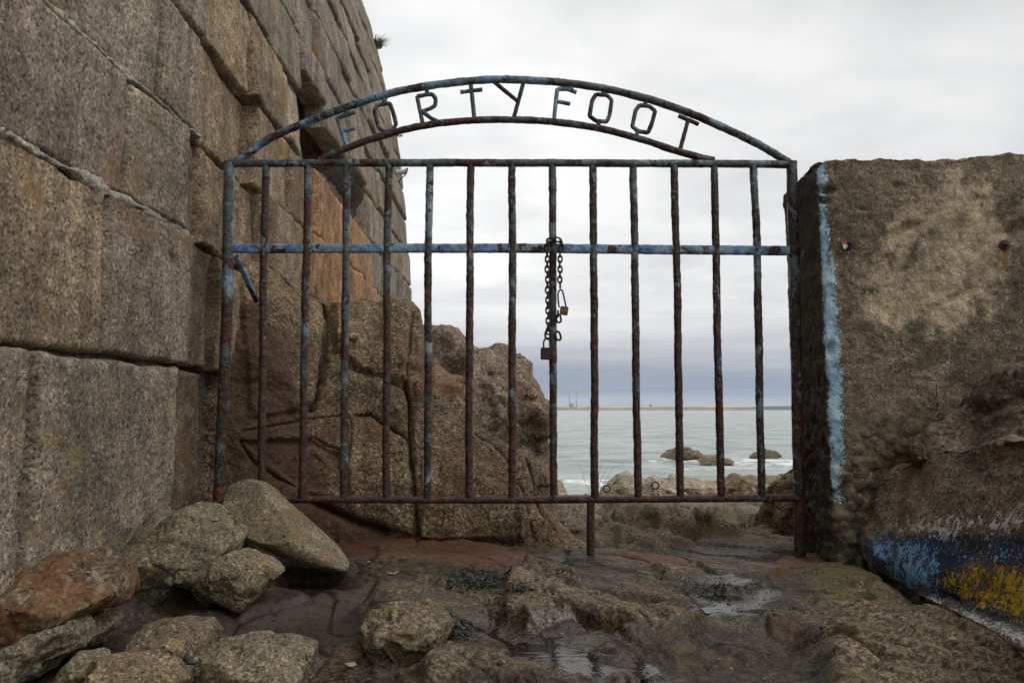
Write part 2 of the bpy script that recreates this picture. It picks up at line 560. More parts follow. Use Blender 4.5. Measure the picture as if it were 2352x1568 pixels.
def ground_z(X, Y, full=True):
    X = np.asarray(X, float)
    Y = np.asarray(Y, float)
    shp = X.shape
    X, Y = X.ravel(), Y.ravel()
    z = -0.05 * ss(2.5, 1.3, Y)
    edge = np.interp(Y, [1.2, 1.8, 2.2, 2.8], [-1.20, -1.10, -0.93, -0.86])
    bank = ss(edge, edge - 0.20, X) * ss(3.15, 2.85, Y)
    z = z + bank * 0.21
    z = z + 0.02 * ss(3.3, 4.3, Y)
    z = z - 0.22 * ss(4.7, 6.3, Y) - 0.7 * ss(6.0, 9.0, Y) - 2.4 * ss(8.0, 22.0, Y)
    if full:
        O = np.zeros_like(X)
        amp = 0.42 - 0.10 * bank + 0.85 * ss(3.2, 3.8, Y)
        flat = np.maximum.reduce([dmask(TROUGH, X, Y, .05), dmask(CHANNEL_L, X, Y, .06), dmask(POOL_L, X, Y, .05),
                                  0.8 * dmask(BROWN_L, X, Y, .06), 0.75 * dmask(FLAT_C, X, Y, .08),
                                  0.9 * dmask(SHEEN[0], X, Y, .06), 0.85 * dmask(SHEEN[1], X, Y, .05), 0.6 * dmask(SHEEN[2], X, Y, .05)])
        amp = amp * (1 - 0.75 * flat) + 0.5 * dmask(SLAB_R, X, Y, .05) + 0.35 * dmask(MOSSY_R, X, Y, .06)
        s, t = strata(X, Y)
        w = 0.16 * fbm(np.stack([X * 1.7, Y * 1.7, O], -1), 3, seed=3)
        n1 = fbm(np.stack([s * 1.1 + w, (t + w) * 3.0, O], -1), 4, seed=1)
        q = n1 * 3.2 + 0.12 * fbm(np.stack([X * 14, Y * 14, O], -1), 2, seed=12)
        fq = q - np.floor(q)
        terr = (np.floor(q) + ss(0.42, 0.56, fq)) / 3.2
        z = z + amp * (0.014 * n1 + 0.034 * terr)
        n2 = fbm(np.stack([s * 3.1 + w, (t + 0.7 * w) * 9.0, O], -1), 3, seed=13)
        q = n2 * 2.6
        fq = q - np.floor(q)
        z = z + amp * 0.017 * (np.floor(q) + ss(0.40, 0.56, fq)) / 2.6
        r2 = ridged(np.stack([s * 2.6 + w, (t + 0.6 * w) * 8.5, O], -1), 3, seed=2)
        z = z + amp * 0.014 * (r2 - 0.62)
        f1, f2, cid = worley(np.stack([(s + w) * 2.3, (t + w) * 4.8, O + 0.5], -1), seed=2)
        z = z - (0.25 + 0.75 * amp) * 0.030 * (1 - ss(0.0, 0.09, f2 - f1)) + amp * 0.024 * (_jit[cid, 0] - 0.5)
        fine = fbm(np.stack([s * 11, t * 24, O], -1), 4, 0.6, seed=5)
        z = z + (0.3 + 0.7 * amp) * 0.010 * fine
        z = z + 0.0035 * fbm(np.stack([X * 60, Y * 60, O], -1), 2, seed=6) * (0.3 + 0.7 * amp)
        wob = 0.035 * fbm(np.stack([X * 9, Y * 9, O], -1), 3, seed=14)
        for poly, hh in HUMPS:
            z = z + hh * dmask(poly, X + wob, Y + wob, .022, hh * .6) * (1 + .5 * n2)
        # drops and rises seen in the photograph
        z = z - 0.055 * dmask(TROUGH, X, Y, .05) + 0.030 * dmask(SLAB_R, X, Y, .035) + 0.02 * dmask(MOSSY_R, X, Y, .06) - 0.05 * ss(1.12, 1.25, X) * ss(3.2, 2.6, Y)
        z = z - 0.05 * dmask(CHANNEL_L, X, Y, .07) - 0.05 * dmask(POOL_L, X, Y, .06)
        z = z - 0.022 * dmask(PUDDLE, X, Y, .09) - 0.022 * dmask(PUDDLE_R, X, Y, .08)
    return z.reshape(shp)


GRID = {}


def ground_lookup(x, y):
    """height of the built ground sheet"""
    ys, Z = GRID['ys'], GRID['Z']
    x, y = np.asarray(x, float), np.asarray(y, float)
    fj = np.clip(np.interp(y, ys, np.arange(len(ys))), 0, len(ys) - 1.001)
    fi = np.clip((x / (y + 0.25) / 0.74 + 1) / 2 * (Z.shape[0] - 1), 0, Z.shape[0] - 1.001)
    i, j = fi.astype(int), fj.astype(int)
    a, b = fi - i, fj - j
    return (Z[i, j] * (1 - a) + Z[i + 1, j] * a) * (1 - b) + (Z[i, j + 1] * (1 - a) + Z[i + 1, j + 1] * a) * b


def hit(px, py, ymax=9.0):
    """where the line of sight through a photo point meets the built ground"""
    d = ray(float(px), float(py))
    t = np.linspace(1.3, ymax, 1500) / d[1]
    P = CAM + d * t[:, None]
    below = P[:, 2] < ground_lookup(P[:, 0], P[:, 1])
    k = int(np.argmax(below)) if below.any() else len(t) - 1
    return P[k]


def ground_at(x, y):
    return float(ground_lookup(x, y))


# ------------------------------------------------------------------ ground
def build_ground():
    m, g, b, p, nrm = new_mat('bedrock_ground')
    wp = p
    sp = g.noise(wp, 85, 3, 0.68)
    vcs = g.new('ShaderNodeSeparateColor')
    g.link(g.voronoi(wp, 170, out=1), vcs.inputs[0])
    midn = g.noise(g.vmul(wp, (1, 1, 1.6)), 19, 4, 0.64, 0.3)
    big = g.noise(wp, 3.2, 4, 0.62, 0.3)
    s = g.math('ADD', g.math('MULTIPLY', sp, 0.78), g.math('MULTIPLY', vcs.outputs[0], 0.22))
    tan = g.ramp(s, [(0.36, (0.040, 0.029, 0.017)), (0.5, (0.122, 0.088, 0.050)), (0.66, (0.30, 0.23, 0.15))])
    brown = g.ramp(s, [(0.36, (0.010, 0.007, 0.005)), (0.5, (0.034, 0.023, 0.015)), (0.68, (0.105, 0.074, 0.050))])
    far = g.ramp(s, [(0.36, (0.07, 0.055, 0.034)), (0.5, (0.165, 0.132, 0.086)), (0.66, (0.31, 0.255, 0.18))])
    far = g.mix(g.math('MULTIPLY', g.step(g.noise(p, 4, 4, .62), .48, .62), .7), far, (0.085, 0.082, 0.030))
    wet = g.attr('wet')
    dry = g.attr('far')
    wetf = g.step(g.math('ADD', wet, g.math('MULTIPLY', g.math('SUBTRACT', midn, 0.5), 0.9)), 0.30, 0.72)
    col = g.mix(wetf, tan, brown)
    col = g.mix(1.0, col, g.ramp(big, [(0.3, 0.62), (0.7, 1.22)]), 'MULTIPLY')
    pk = g.noise(g.vadd(wp, (4, 9, 2)), 9, 3, 0.62)
    col = g.mix(g.math('MULTIPLY', g.step(pk, 0.54, 0.68), 0.6), col, g.mix(sp, (0.040, 0.022, 0.013), (0.18, 0.098, 0.055)))
    moss = g.noise(g.vadd(wp, (8, 1, 6)), 6.5, 4, 0.66)
    mf = g.step(g.math('ADD', moss, g.math('MULTIPLY', g.attr('moss'), 0.25)), 0.54, 0.68)
    col = g.mix(g.math('MULTIPLY', mf, 0.75), col, g.mix(sp, (0.022, 0.022, 0.007), (0.150, 0.125, 0.034)))
    rn = g.math('ADD', g.attr('rust'), g.math('MULTIPLY', g.math('SUBTRACT', midn, 0.5), 0.8))
    col = g.mix(g.math('MULTIPLY', g.step(rn, 0.35, 0.95), 0.85), col, g.mix(sp, (0.045, 0.014, 0.006), (0.17, 0.062, 0.02)))
    slime = g.noise(g.vadd(wp, (2, 2, 7)), 12, 4, 0.7)
    col = g.mix(g.math('MULTIPLY', g.math('MULTIPLY', g.step(slime, 0.60, 0.68), wetf), 0.55), col, (0.028, 0.032, 0.024))
    col = g.mix(g.math('MULTIPLY', g.step(g.math('ADD', g.attr('mud'), g.math('MULTIPLY', g.math('SUBTRACT', midn, .5), .8)), .35, .9), .9), col, g.mix(sp, (0.008, 0.005, 0.004), (0.040, 0.021, 0.014)))
    col = g.mix(dry, col, far)
    g.link(col, b.inputs['Base Color'])
    rgh = g.math('SUBTRACT', 0.82, g.math('MULTIPLY', wetf, g.math('MULTIPLY_ADD', g.step(big, 0.42, 0.58), 0.16, 0.12)))
    shn = g.step(g.math('ADD', g.attr('sheen'), g.math('MULTIPLY', g.math('SUBTRACT', midn, .5), 1.3)), .22, .62)
    rgh = g.math('SUBTRACT', rgh, g.math('MULTIPLY', shn, .48))
    g.link(g.math('MAXIMUM', rgh, 0.14), b.inputs['Roughness'])
    b.inputs['Specular IOR Level'].default_value = 0.5
    h = g.math('ADD', g.math('MULTIPLY', sp, 0.45), g.math('MULTIPLY', midn, 1.2))
    g.link(g.bump(h, 1.0, 0.006), b.inputs['Normal'])

    def sheet(xs, ys):
        XX, YY = np.meshgrid(xs, ys, indexing='ij')
        ZZ = ground_z(XX, YY)
        return XX, YY, ZZ
    ys = [1.12]
    while ys[-1] < 30:
        y = ys[-1]
        ys.append(y + (0.0048 if y < 2.4 else 0.0062 if y < 3.2 else max(0.0085, 0.0017 * y * y)))
    ys = np.array(ys)
    t = np.linspace(-1, 1, 660)
    u = t * 0.74 + 0.0 * t
    XX = u[:, None] * (ys[None, :] + 0.25) * 1.0
    YY = np.broadcast_to(ys[None, :], XX.shape).copy()
    ZZ = ground_z(XX, YY)
    GRID['ys'], GRID['Z'] = ys, ZZ
    V = np.stack([XX, YY, ZZ], -1).reshape(-1, 3)
    F = grid_faces(len(u), len(ys))
    x, y = V[:, 0], V[:, 1]
    O = np.zeros_like(x)
    wet = 0.55 + 0.38 * fbm(np.stack([x * 1.4, y * 1.4, O], -1), 3, seed=8)
    zz = V[:, 2] - ground_z(x, y, False)
    wet = wet - 6.0 * zz
    wet = wet + 0.35 * np.maximum.reduce([dmask(TROUGH, x, y, .06), dmask(CHANNEL_L, x, y, .12), dmask(POOL_L, x, y, .1),
                                          dmask(PUDDLE, x, y, .1), dmask(PUDDLE_R, x, y, .1), dmask(BROWN_L, x, y, .1), dmask(PUDDLE_B, x, y, .06)])
    wet = wet - 0.45 * np.maximum(dmask(SLAB_R, x, y, .06), 0.5 * dmask(MOSSY_R, x, y, .08))
    wet = wet - 0.35 * ss(3.4, 4.4, y) + 0.2 * ss(-0.55, -0.9, x) * ss(3.2, 2.9, y)
    mud = np.maximum.reduce([dmask(q, x, y, .10) for q in MUD])
    sheen = np.maximum.reduce([dmask(q, x, y, .08) for q in SHEEN]) * ss(.03, -.01, zz - .015)
    wet = wet + .5 * mud + .25 * sheen
    rust = 0.85 * np.maximum.reduce([dmask(RUSTZ, x, y, .12), dmask(RUSTP, x, y, .06), dmask(RUSTR, x, y, .08)])
    moss = 0.8 * np.maximum.reduce([dmask(MOSSY_R, x, y, .08), 0.45 * ss(3.1, 3.5, y) * ss(4.8, 4.0, y), 0.6 * ss(-0.8, -1.05, x) * ss(3.1, 2.9, y)])
    far = ss(3.55, 4.4, y + .35 * fbm(np.stack([x * 2, y * 2, O], -1), 3, seed=77))
    me = mesh_np('ground', V, F, attrs={'wet': wet, 'rust': rust, 'moss': moss, 'far': far, 'mud': mud, 'sheen': sheen})
    obj('ground', me, m, kind='structure')
    # the ground goes on behind and beside the camera
    xs = np.linspace(-60, 60, 90)
    ysb = np.linspace(-60, 1.16, 60)
    XX, YY = np.meshgrid(xs, ysb, indexing='ij')
    ZZ = ground_z(XX, YY, False) - 0.10 + 0.04 * fbm(np.stack([XX.ravel(), YY.ravel(), 0 * XX.ravel()], -1), 2).reshape(XX.shape)
    V = np.stack([XX, YY, ZZ], -1).reshape(-1, 3)
    n = len(V)
    me = mesh_np('ground_apron', V, grid_faces(90, 60), attrs={'wet': np.full(n, .3), 'rust': np.zeros(n), 'moss': np.zeros(n), 'far': np.zeros(n)})
    obj('ground_apron', me, m, kind='structure')
    return m


M['ground'] = build_ground()


# ------------------------------------------------------------------ puddles
def build_puddles():
    m, g, b, p, nrm = new_mat('puddle_water')
    b.inputs['Base Color'].default_value = (0.016, 0.011, 0.008, 1)
    b.inputs['Roughness'].default_value = 0.07
    b.inputs['IOR'].default_value = 1.33
    g.link(g.bump(g.noise(g.vmul(p, (.6, 1.4, 1)), 34, 3, 0.55), 0.5, 0.003), b.inputs['Normal'])
    for poly, pct, reach in ((PUDDLE, 40, .02), (PUDDLE_R, 26, .0), (POOL_L, 60, .03), (CHANNEL_L, 26, .02)):
        pw = on_ground(np.array([q[0] for q in poly], float), np.array([q[1] for q in poly], float))[:, :2]
        lo, hi = pw.min(0) - .1, pw.max(0) + .1
        lo[1] = max(lo[1], 1.2)
        xs, ys = np.arange(lo[0], hi[0], .009), np.arange(lo[1], hi[1], .009)
        XX, YY = np.meshgrid(xs, ys, indexing='ij')
        zz = ground_lookup(XX, YY)
        sd = poly_sd(np.stack([XX.ravel(), YY.ravel()], -1), pw).reshape(XX.shape)
        lev = np.percentile(zz[sd > 0], pct)
        under = (zz < lev + .001) & (sd > -reach)
        q = under[:-1, :-1] | under[1:, :-1] | under[:-1, 1:] | under[1:, 1:]
        F = grid_faces(len(xs), len(ys))[q.ravel()]
        used, inv = np.unique(F, return_inverse=True)
        V = np.stack([XX.ravel(), YY.ravel(), np.full(XX.size, lev)], -1)[used]
        obj('puddle', mesh_np('puddle', V, inv.reshape(-1, 4).astype(np.int32)), m, kind='structure')


build_puddles()

# ------------------------------------------------------------------ sea
SEA_Z = -1.95


def build_sea():
    m, g, b, p, nrm = new_mat('sea_water')
    n = g.noise(g.vmul(p, (0.35, 1.0, 1)), 0.5, 5, 0.6)
    col = g.mix(g.step(n, 0.38, 0.62), (0.21, 0.265, 0.245), (0.37, 0.415, 0.39))
    foam = g.attr('foam')
    fn = g.noise(g.vmul(p, (0.6, 1.3, 1)), 1.5, 6, 0.68, 0.6)
    ff = g.step(g.math('ADD', foam, g.math('MULTIPLY', g.math('SUBTRACT', fn, 0.5), 1.8)), 0.56, 0.80)
    col = g.mix(ff, col, (0.76, 0.78, 0.78))
    g.link(col, b.inputs['Base Color'])
    g.link(g.math('MULTIPLY_ADD', ff, 0.5, 0.22), b.inputs['Roughness'])
    b.inputs['IOR'].default_value = 1.33
    h = g.math('ADD', g.noise(g.vmul(p, (0.5, 1.0, 1)), 1.6, 5, 0.62), g.math('MULTIPLY', g.noise(g.vmul(p, (0.7, 1, 1)), 0.45, 4, 0.66, 0.5), 2.0))
    g.link(g.bump(h, 1.0, 0.26), b.inputs['Normal'])
    r = np.concatenate([np.geomspace(11, 320, 430), np.geomspace(340, 16000, 60)])
    u = np.linspace(-1.0, 1.0, 330)
    XX = u[:, None] * (r[None, :] + 30)
    YY = np.broadcast_to(r[None, :], XX.shape).copy()
    x, y = XX.ravel(), YY.ravel()
    O = np.zeros_like(x)
    fade = ss(300, 90, y)
    a = fbm(np.stack([x * 0.10 + y * .03, y * 0.24, O], -1), 3, seed=21)
    c = ridged(np.stack([x * 0.30, y * 0.75 + 0.1 * x, O], -1), 3, seed=22)
    z = SEA_Z + fade * (0.20 * a + 0.26 * (c - 0.6))
    foam = 0.12 * np.ones_like(x)
    for (px, py, rad, k) in ((1570, 1058, 4.5, .5), (1640, 1060, 6.0, .62), (1720, 1060, 7.0, .66), (1790, 1064, 6.0, .62),
                             (1690, 1075, 6.0, .6), (1330, 1115, 4.0, .5), (1400, 1108, 3.5, .25), (1850, 1080, 5, .4)):
        q = on_ground(float(px), float(py), SEA_Z)
        foam = np.maximum(foam, k * ss(1.0, 0.0, np.hypot((x - q[0]) / rad, (y - q[1]) / (rad * 0.8))) + 0.12)
    foam = np.maximum(foam, 0.62 * ss(3150, 3500, y) * ss(3900, 3600, y))
    me = mesh_np('sea', np.stack([x, y, z], -1), grid_faces(len(u), len(r)), attrs={'foam': foam})
    obj('sea', me, m, kind='structure')


build_sea()

# ------------------------------------------------------------------ granite wall on the left
WX = -1.12


def wall_x(z):
    return WX - 0.045 * np.maximum(0, z - 1.6) ** 2


wall = obj('granite_wall', None, label='tall weathered granite block wall rising along the left side', cat='wall', loc=(0, 0, 0))
COURSES = [-0.25, 0.70, 1.16, 1.53, 1.90, 2.28, 2.64, 2.98, 3.32, 3.66, 4.0, 4.34, 4.68, 5.02, 5.36, 5.7, 6.04]
WALL_END = 8.72
HOLES = [(4.30, 5.36, 1.90, 2.30, 0.9), (4.28, 4.80, 2.2, 2.43, 0.8), (5.36, 6.25, 1.84, 2.2, 0.35)]


def build_stone(Y0, Y1, z0, z1, res, amp, tilt, proud, gap, tint, seed, rr=0.03, mat=None):
    ny = max(5, int((Y1 - Y0) / res))
    nz = max(5, int((z1 - z0) / res))
    a = np.concatenate([[0], np.linspace(0, 1, ny), [1]])
    bb = np.concatenate([[0], np.linspace(0, 1, nz), [1]])
    A, B = np.meshgrid(a, bb, indexing='ij')
    rim = np.zeros(A.shape, bool)
    rim[0], rim[-1], rim[:, 0], rim[:, -1] = True, True, True, True
    A, B, rim = A.ravel(), B.ravel(), rim.ravel()
    Y = Y0 + gap / 2 + A * (Y1 - Y0 - gap)
    Z = z0 + gap / 2 + B * (z1 - z0 - gap)
    dd = np.minimum.reduce([A * (Y1 - Y0), (1 - A) * (Y1 - Y0), B * (z1 - z0), (1 - B) * (z1 - z0)])
    Pn = np.stack([np.zeros_like(Y) + seed, Y, Z], -1)
    Y = Y + 0.014 * fbm(Pn * 4.0, 3, seed=seed * .1) + 0.004 * fbm(Pn * 25, 2, seed=1)
    Z = Z + 0.014 * fbm(Pn * 4.0 + 5, 3, seed=seed * .1 + 3) + 0.004 * fbm(Pn * 25 + 9, 2, seed=2)
    rloc = rr * (1 + 0.8 * fbm(Pn * 6, 2, seed=4))
    rloc = np.maximum(rloc, 0.008)
    q = np.clip(1 - dd / rloc, 0, 1)
    off = -rloc * (1 - np.sqrt(np.maximum(0, 1 - q * q)))
    surf = proud + tilt[0] * (A - .5) + tilt[1] * (B - .5)
    surf = surf + amp * fbm(Pn * 3.0, 3, seed=seed * .1 + 7) + 0.35 * amp * fbm(Pn * 11, 3, seed=seed * .1 + 9)
    if res < 0.02:
        surf = surf + 0.0032 * fbm(Pn * 60, 2, seed=5)
    X = wall_x(Z) + surf + off
    X = np.where(rim, X - 0.13, X)
    V = np.stack([X, Y, Z], -1)
    F = grid_faces(len(a), len(bb))
    return mesh_np('stone', V, F)


def build_wall():
    r = random.Random(5)
    # fixed joints read off the photograph for the nearest courses
    fixed = {0: [0.55, 1.85, 2.68, 3.06], 1: [0.75, 1.45, 2.165, 2.74, 3.10, 3.62, 4.2, 4.95, 5.6, 6.4, 7.2, 7.9, WALL_END],
             2: [0.6, 1.5, 2.27, 2.70, 2.90, 3.55, 4.25, 4.9, 5.7, 6.45, 7.1, 7.8, WALL_END],
             3: [1.0, 1.75, 2.46, 2.80, 3.42, 3.95, 4.35, 4.80, 5.45, 6.3, 6.9, 7.7, WALL_END],
             4: [1.2, 2.1, 2.82, 3.33, 3.88, 4.32, 5.36, 6.25, 6.8, 7.5, 8.1, WALL_END],
             5: [1.9, 2.55, 3.1, 3.62, 4.25, 4.78, 5.5, 6.1, 6.75, 7.3, 8.0, WALL_END]}
    n = 0
    for ci in range(len(COURSES) - 1):
        z0, z1 = COURSES[ci], COURSES[ci + 1]
        if ci in fixed:
            js = fixed[ci]
        else:
            # the lowest Y that the frame still shows at this height
            ystart = max(1.2, (z0 - 0.9) / 0.55 - 0.6)
            js = [ystart]
            while js[-1] < WALL_END - 0.35:
                js.append(js[-1] + r.uniform(0.42, 0.82))
            js[-1] = WALL_END
        for k in range(len(js) - 1):
            a, b = js[k], js[k + 1]
            yc, zc = (a + b) / 2, (z0 + z1) / 2
            n += 1
            if ci == 4 and abs(a - 4.32) < .01:
                continue                                  # the stone that has fallen out
            res = 0.0075 if yc < 3.4 else 0.012 if yc < 5 else 0.022
            amp, gap, rr = 0.009, 0.012, 0.014
            tilt = (r.uniform(-.012, .012), r.uniform(-.012, .012))
            proud = r.uniform(-.010, .012)
            v = r.uniform(.84, 1.12)
            tint = (v * r.uniform(.97, 1.05), v, v * r.uniform(.93, 1.03))
            if yc > 2.75 and yc < 6.6 and zc < 2.3:
                amp, gap, rr = 0.020, 0.012, 0.013
                tilt = (r.uniform(-.035, .025), r.uniform(-.02, .02))
                proud = r.uniform(-.012, .014)
            elif yc > 3.2:
                amp, gap, rr = 0.011, 0.017, 0.014
                proud = r.uniform(-.02, .02)
            if yc > 4.2 and yc < 6.6 and 1.1 < zc < 1.95:
                o = r.uniform(.9, 1.15)
                tint = (1.30 * o, 0.88 * o, 0.58 * o)
                proud += 0.02
            elif 2.8 < yc < 4.25 and 0.7 < zc < 2.3:
                tint = (1.12 * v, .98 * v, .80 * v)
            if ci == 4 and abs(a - 5.36) < .01:
                proud = -0.17
                amp = 0.07
            if ci == 4 and abs(a - 3.88) < .01:
                proud = -0.02
                tilt = (-.05, -.03)
                tint = (1.2, 1.12, 1.05)
            if ci == 1 and abs(a - 1.45) < .01:
                tint = (1.10, 1.0, .86)
            if ci == 1 and abs(a - 0.75) < .01:
                tint = (1.12, 1.0, .84)
            if ci == 0:
                tint = (.95, .95, .93)
                gap, rr = .022, .026
            if ci == 2 and abs(a - 2.70) < .01:
                tint = (.62, .56, .56)
                proud += .02
            if ci in (0, 1) and 2.66 < a < 2.80:
                tint = (.55, .50, .45)
                proud -= .02
            if b > 2.85 and a < 3.2 and zc < 1.9:
                proud, amp, tilt = -.05, .022, (-.03, 0)
            zlo = z0 + .13 if ci == 5 and abs(a - 4.25) < .01 else z0
            me = build_stone(a, b, zlo, z1, res, amp, tilt, proud, gap, tint, n * 1.37, rr)
            obj('stone', me, M['wall'], parent=wall, tint=tint)
    # core behind the joints
    ys = np.concatenate([np.linspace(-8, 0.5, 12), np.arange(0.55, WALL_END - .02, 0.035), [WALL_END - 0.02]])
    zs = np.arange(-0.4, 6.1, 0.05)
    YY, ZZ = np.meshgrid(ys, zs, indexing='ij')
    y, z = YY.ravel(), ZZ.ravel()
    x = wall_x(z) - 0.045 + 0.012 * fbm(np.stack([0 * y, y * 7, z * 7], -1), 3, seed=31)
    x = x - .09 * ss(2.66, 2.76, y) * ss(3.6, 3.3, y) * ss(2.0, 1.9, z)
    for (a, b, c, d, dep) in HOLES:
        k = ss(a - .03, a + .06, y) * ss(b + .03, b - .06, y) * ss(c - .03, c + .04, z) * ss(d + .03, d - .04, z)
        x = x - dep * k
    V = np.stack([x, y, z], -1).reshape(len(ys), len(zs), 3)
    back = V[-1:].copy()
    back[..., 0] -= 3
    V = np.concatenate([V, back], 0)
    top = V[:, -1:].copy()
    top[..., 0] = np.minimum(top[..., 0], -4.5)
    V = np.concatenate([V, top], 1)
    me = mesh_np('mortar_core', V.reshape(-1, 3), grid_faces(V.shape[0], V.shape[1]))
    obj('mortar_core', me, M['wall_core'], parent=wall)
    # pale mortar squeezed out of the nearest bed joints
    for (zj, ya, yb, w, hgt, sd) in ((1.160, 0.9, 2.74, .019, .014, 1), (1.530, 1.1, 2.80, .014, .010, 2)):
        yy = np.arange(ya, yb, 0.006)
        th = np.linspace(0, math.pi, 15)
        Yg, Tg = np.meshgrid(yy, th, indexing='ij')
        y = Yg.ravel()
        o = np.zeros_like(y)
        ww = w * (0.8 + 1.1 * fbm(np.stack([y * 9, o + sd, o], -1), 4, .6, seed=sd))
        ww = np.maximum(ww, .004)
        hh = hgt * (0.25 + 1.2 * fbm(np.stack([y * 8, o + sd, o], -1), 4, .6, seed=sd + 5))
        zc = zj + 0.012 * fbm(np.stack([y * 3, o + sd, o], -1), 3, seed=sd + 9)
        z = zc - ww * np.cos(Tg.ravel())
        x = wall_x(z) - 0.024 + (hh + .017) * np.sin(Tg.ravel()) ** 0.5
        x = x + 0.008 * fbm(np.stack([x * 38, y * 38, z * 38], -1), 4, .6, seed=sd + 11)
        obj('mortar_joint', mesh_np('mortar_joint', np.stack([x, y, z], -1), grid_faces(len(yy), len(th))), M['mortar'], parent=wall)


build_wall()

# ------------------------------------------------------------------ rocks
_ico = {}


def ico(n):
    if n not in _ico:
        if n <= 3:
            bm = bmesh.new()
            bmesh.ops.create_icosphere(bm, subdivisions=n, radius=1.0)
            bm.verts.ensure_lookup_table()
            V = np.array([v.co for v in bm.verts])
            F = np.array([[v.index for v in f.verts] for f in bm.faces], np.int32)
            bm.free()
        else:
            V0, F0 = ico(n - 1)
            E = np.concatenate([F0[:, [0, 1]], F0[:, [1, 2]], F0[:, [2, 0]]])
            Es = np.sort(E, 1).astype(np.int64)
            key = Es[:, 0] * len(V0) + Es[:, 1]
            uq, first, inv = np.unique(key, return_index=True, return_inverse=True)
            mid = V0[Es[first, 0]] + V0[Es[first, 1]]
            mid /= np.linalg.norm(mid, axis=1)[:, None]
            V = np.concatenate([V0, mid])
            k = (inv + len(V0)).reshape(3, -1)
            a, b, c = F0.T
            F = np.concatenate([np.stack([a, k[0], k[2]], -1), np.stack([k[0], b, k[1]], -1), np.stack([k[2], k[1], c], -1), np.stack([k[0], k[1], k[2]], -1)]).astype(np.int32)
        _ico[n] = (V, F)
    return _ico[n]


def rough_rock(V, F, size, seed, amp=0.06, facets=7, fcut=0.86, crack=0.0, fine=0.0035, keep_front=False, chunk=1.0, crack_scale=2.2):
    """cut flat faces into a lump, then roughen it"""
    r = np.random.default_rng(seed)
    c = V.mean(0)
    V = c + (V - c) * (1.0 + .05 * min(1, facets))
    for k in range(facets * 2):
        n = r.normal(size=3)
        if keep_front:
            n[1] = -abs(n[1]) * 1.3
        n /= np.linalg.norm(n)
        s = (V - c) @ n
        lim = s.max() * r.uniform(fcut - 0.10, fcut + 0.10)
        over = np.maximum(0, s - lim)
        V = V - (over * 0.95)[:, None] * n
    N = vnormals(V, F)
    k = 1.0 / size
    sd = seed * 0.37
    d = 0.55 * amp * size * fbm(V * (2.2 * k), 4, 0.5, seed=sd)
    d = d + 0.22 * amp * size * fbm(V * (8 * k), 3, 0.55, seed=sd + 2)
    wv = V * k + 0.10 * np.stack([fbm(V * (4 * k), 2, seed=sd + 6 + j) for j in range(3)], -1)
    for (fs, fk) in ((1.9, .30), (4.5, .12)):
        f1, f2, cid, rel = worley(wv * fs, seed=sd + fs, centre=True)
        d = d + chunk * fk * size / fs * (rel * (_jit[cid] - .5)).sum(1) * 2.4 * ss(0, .3, f2 - f1)
    if crack:
        f1, f2, cid = worley(V * (crack_scale * k) + 0.25 * np.stack([fbm(V * (3 * k), 2, seed=sd + j) for j in range(3)], -1), seed=sd)
        d = d - crack * size * (1 - ss(0, 0.09, f2 - f1)) + 0.6 * crack * size * (_jit[cid, 1] - .5)
    d = d + 0.7 * fine * fbm(V * 40, 3, 0.55, seed=sd + 4)
    return V + d[:, None] * N


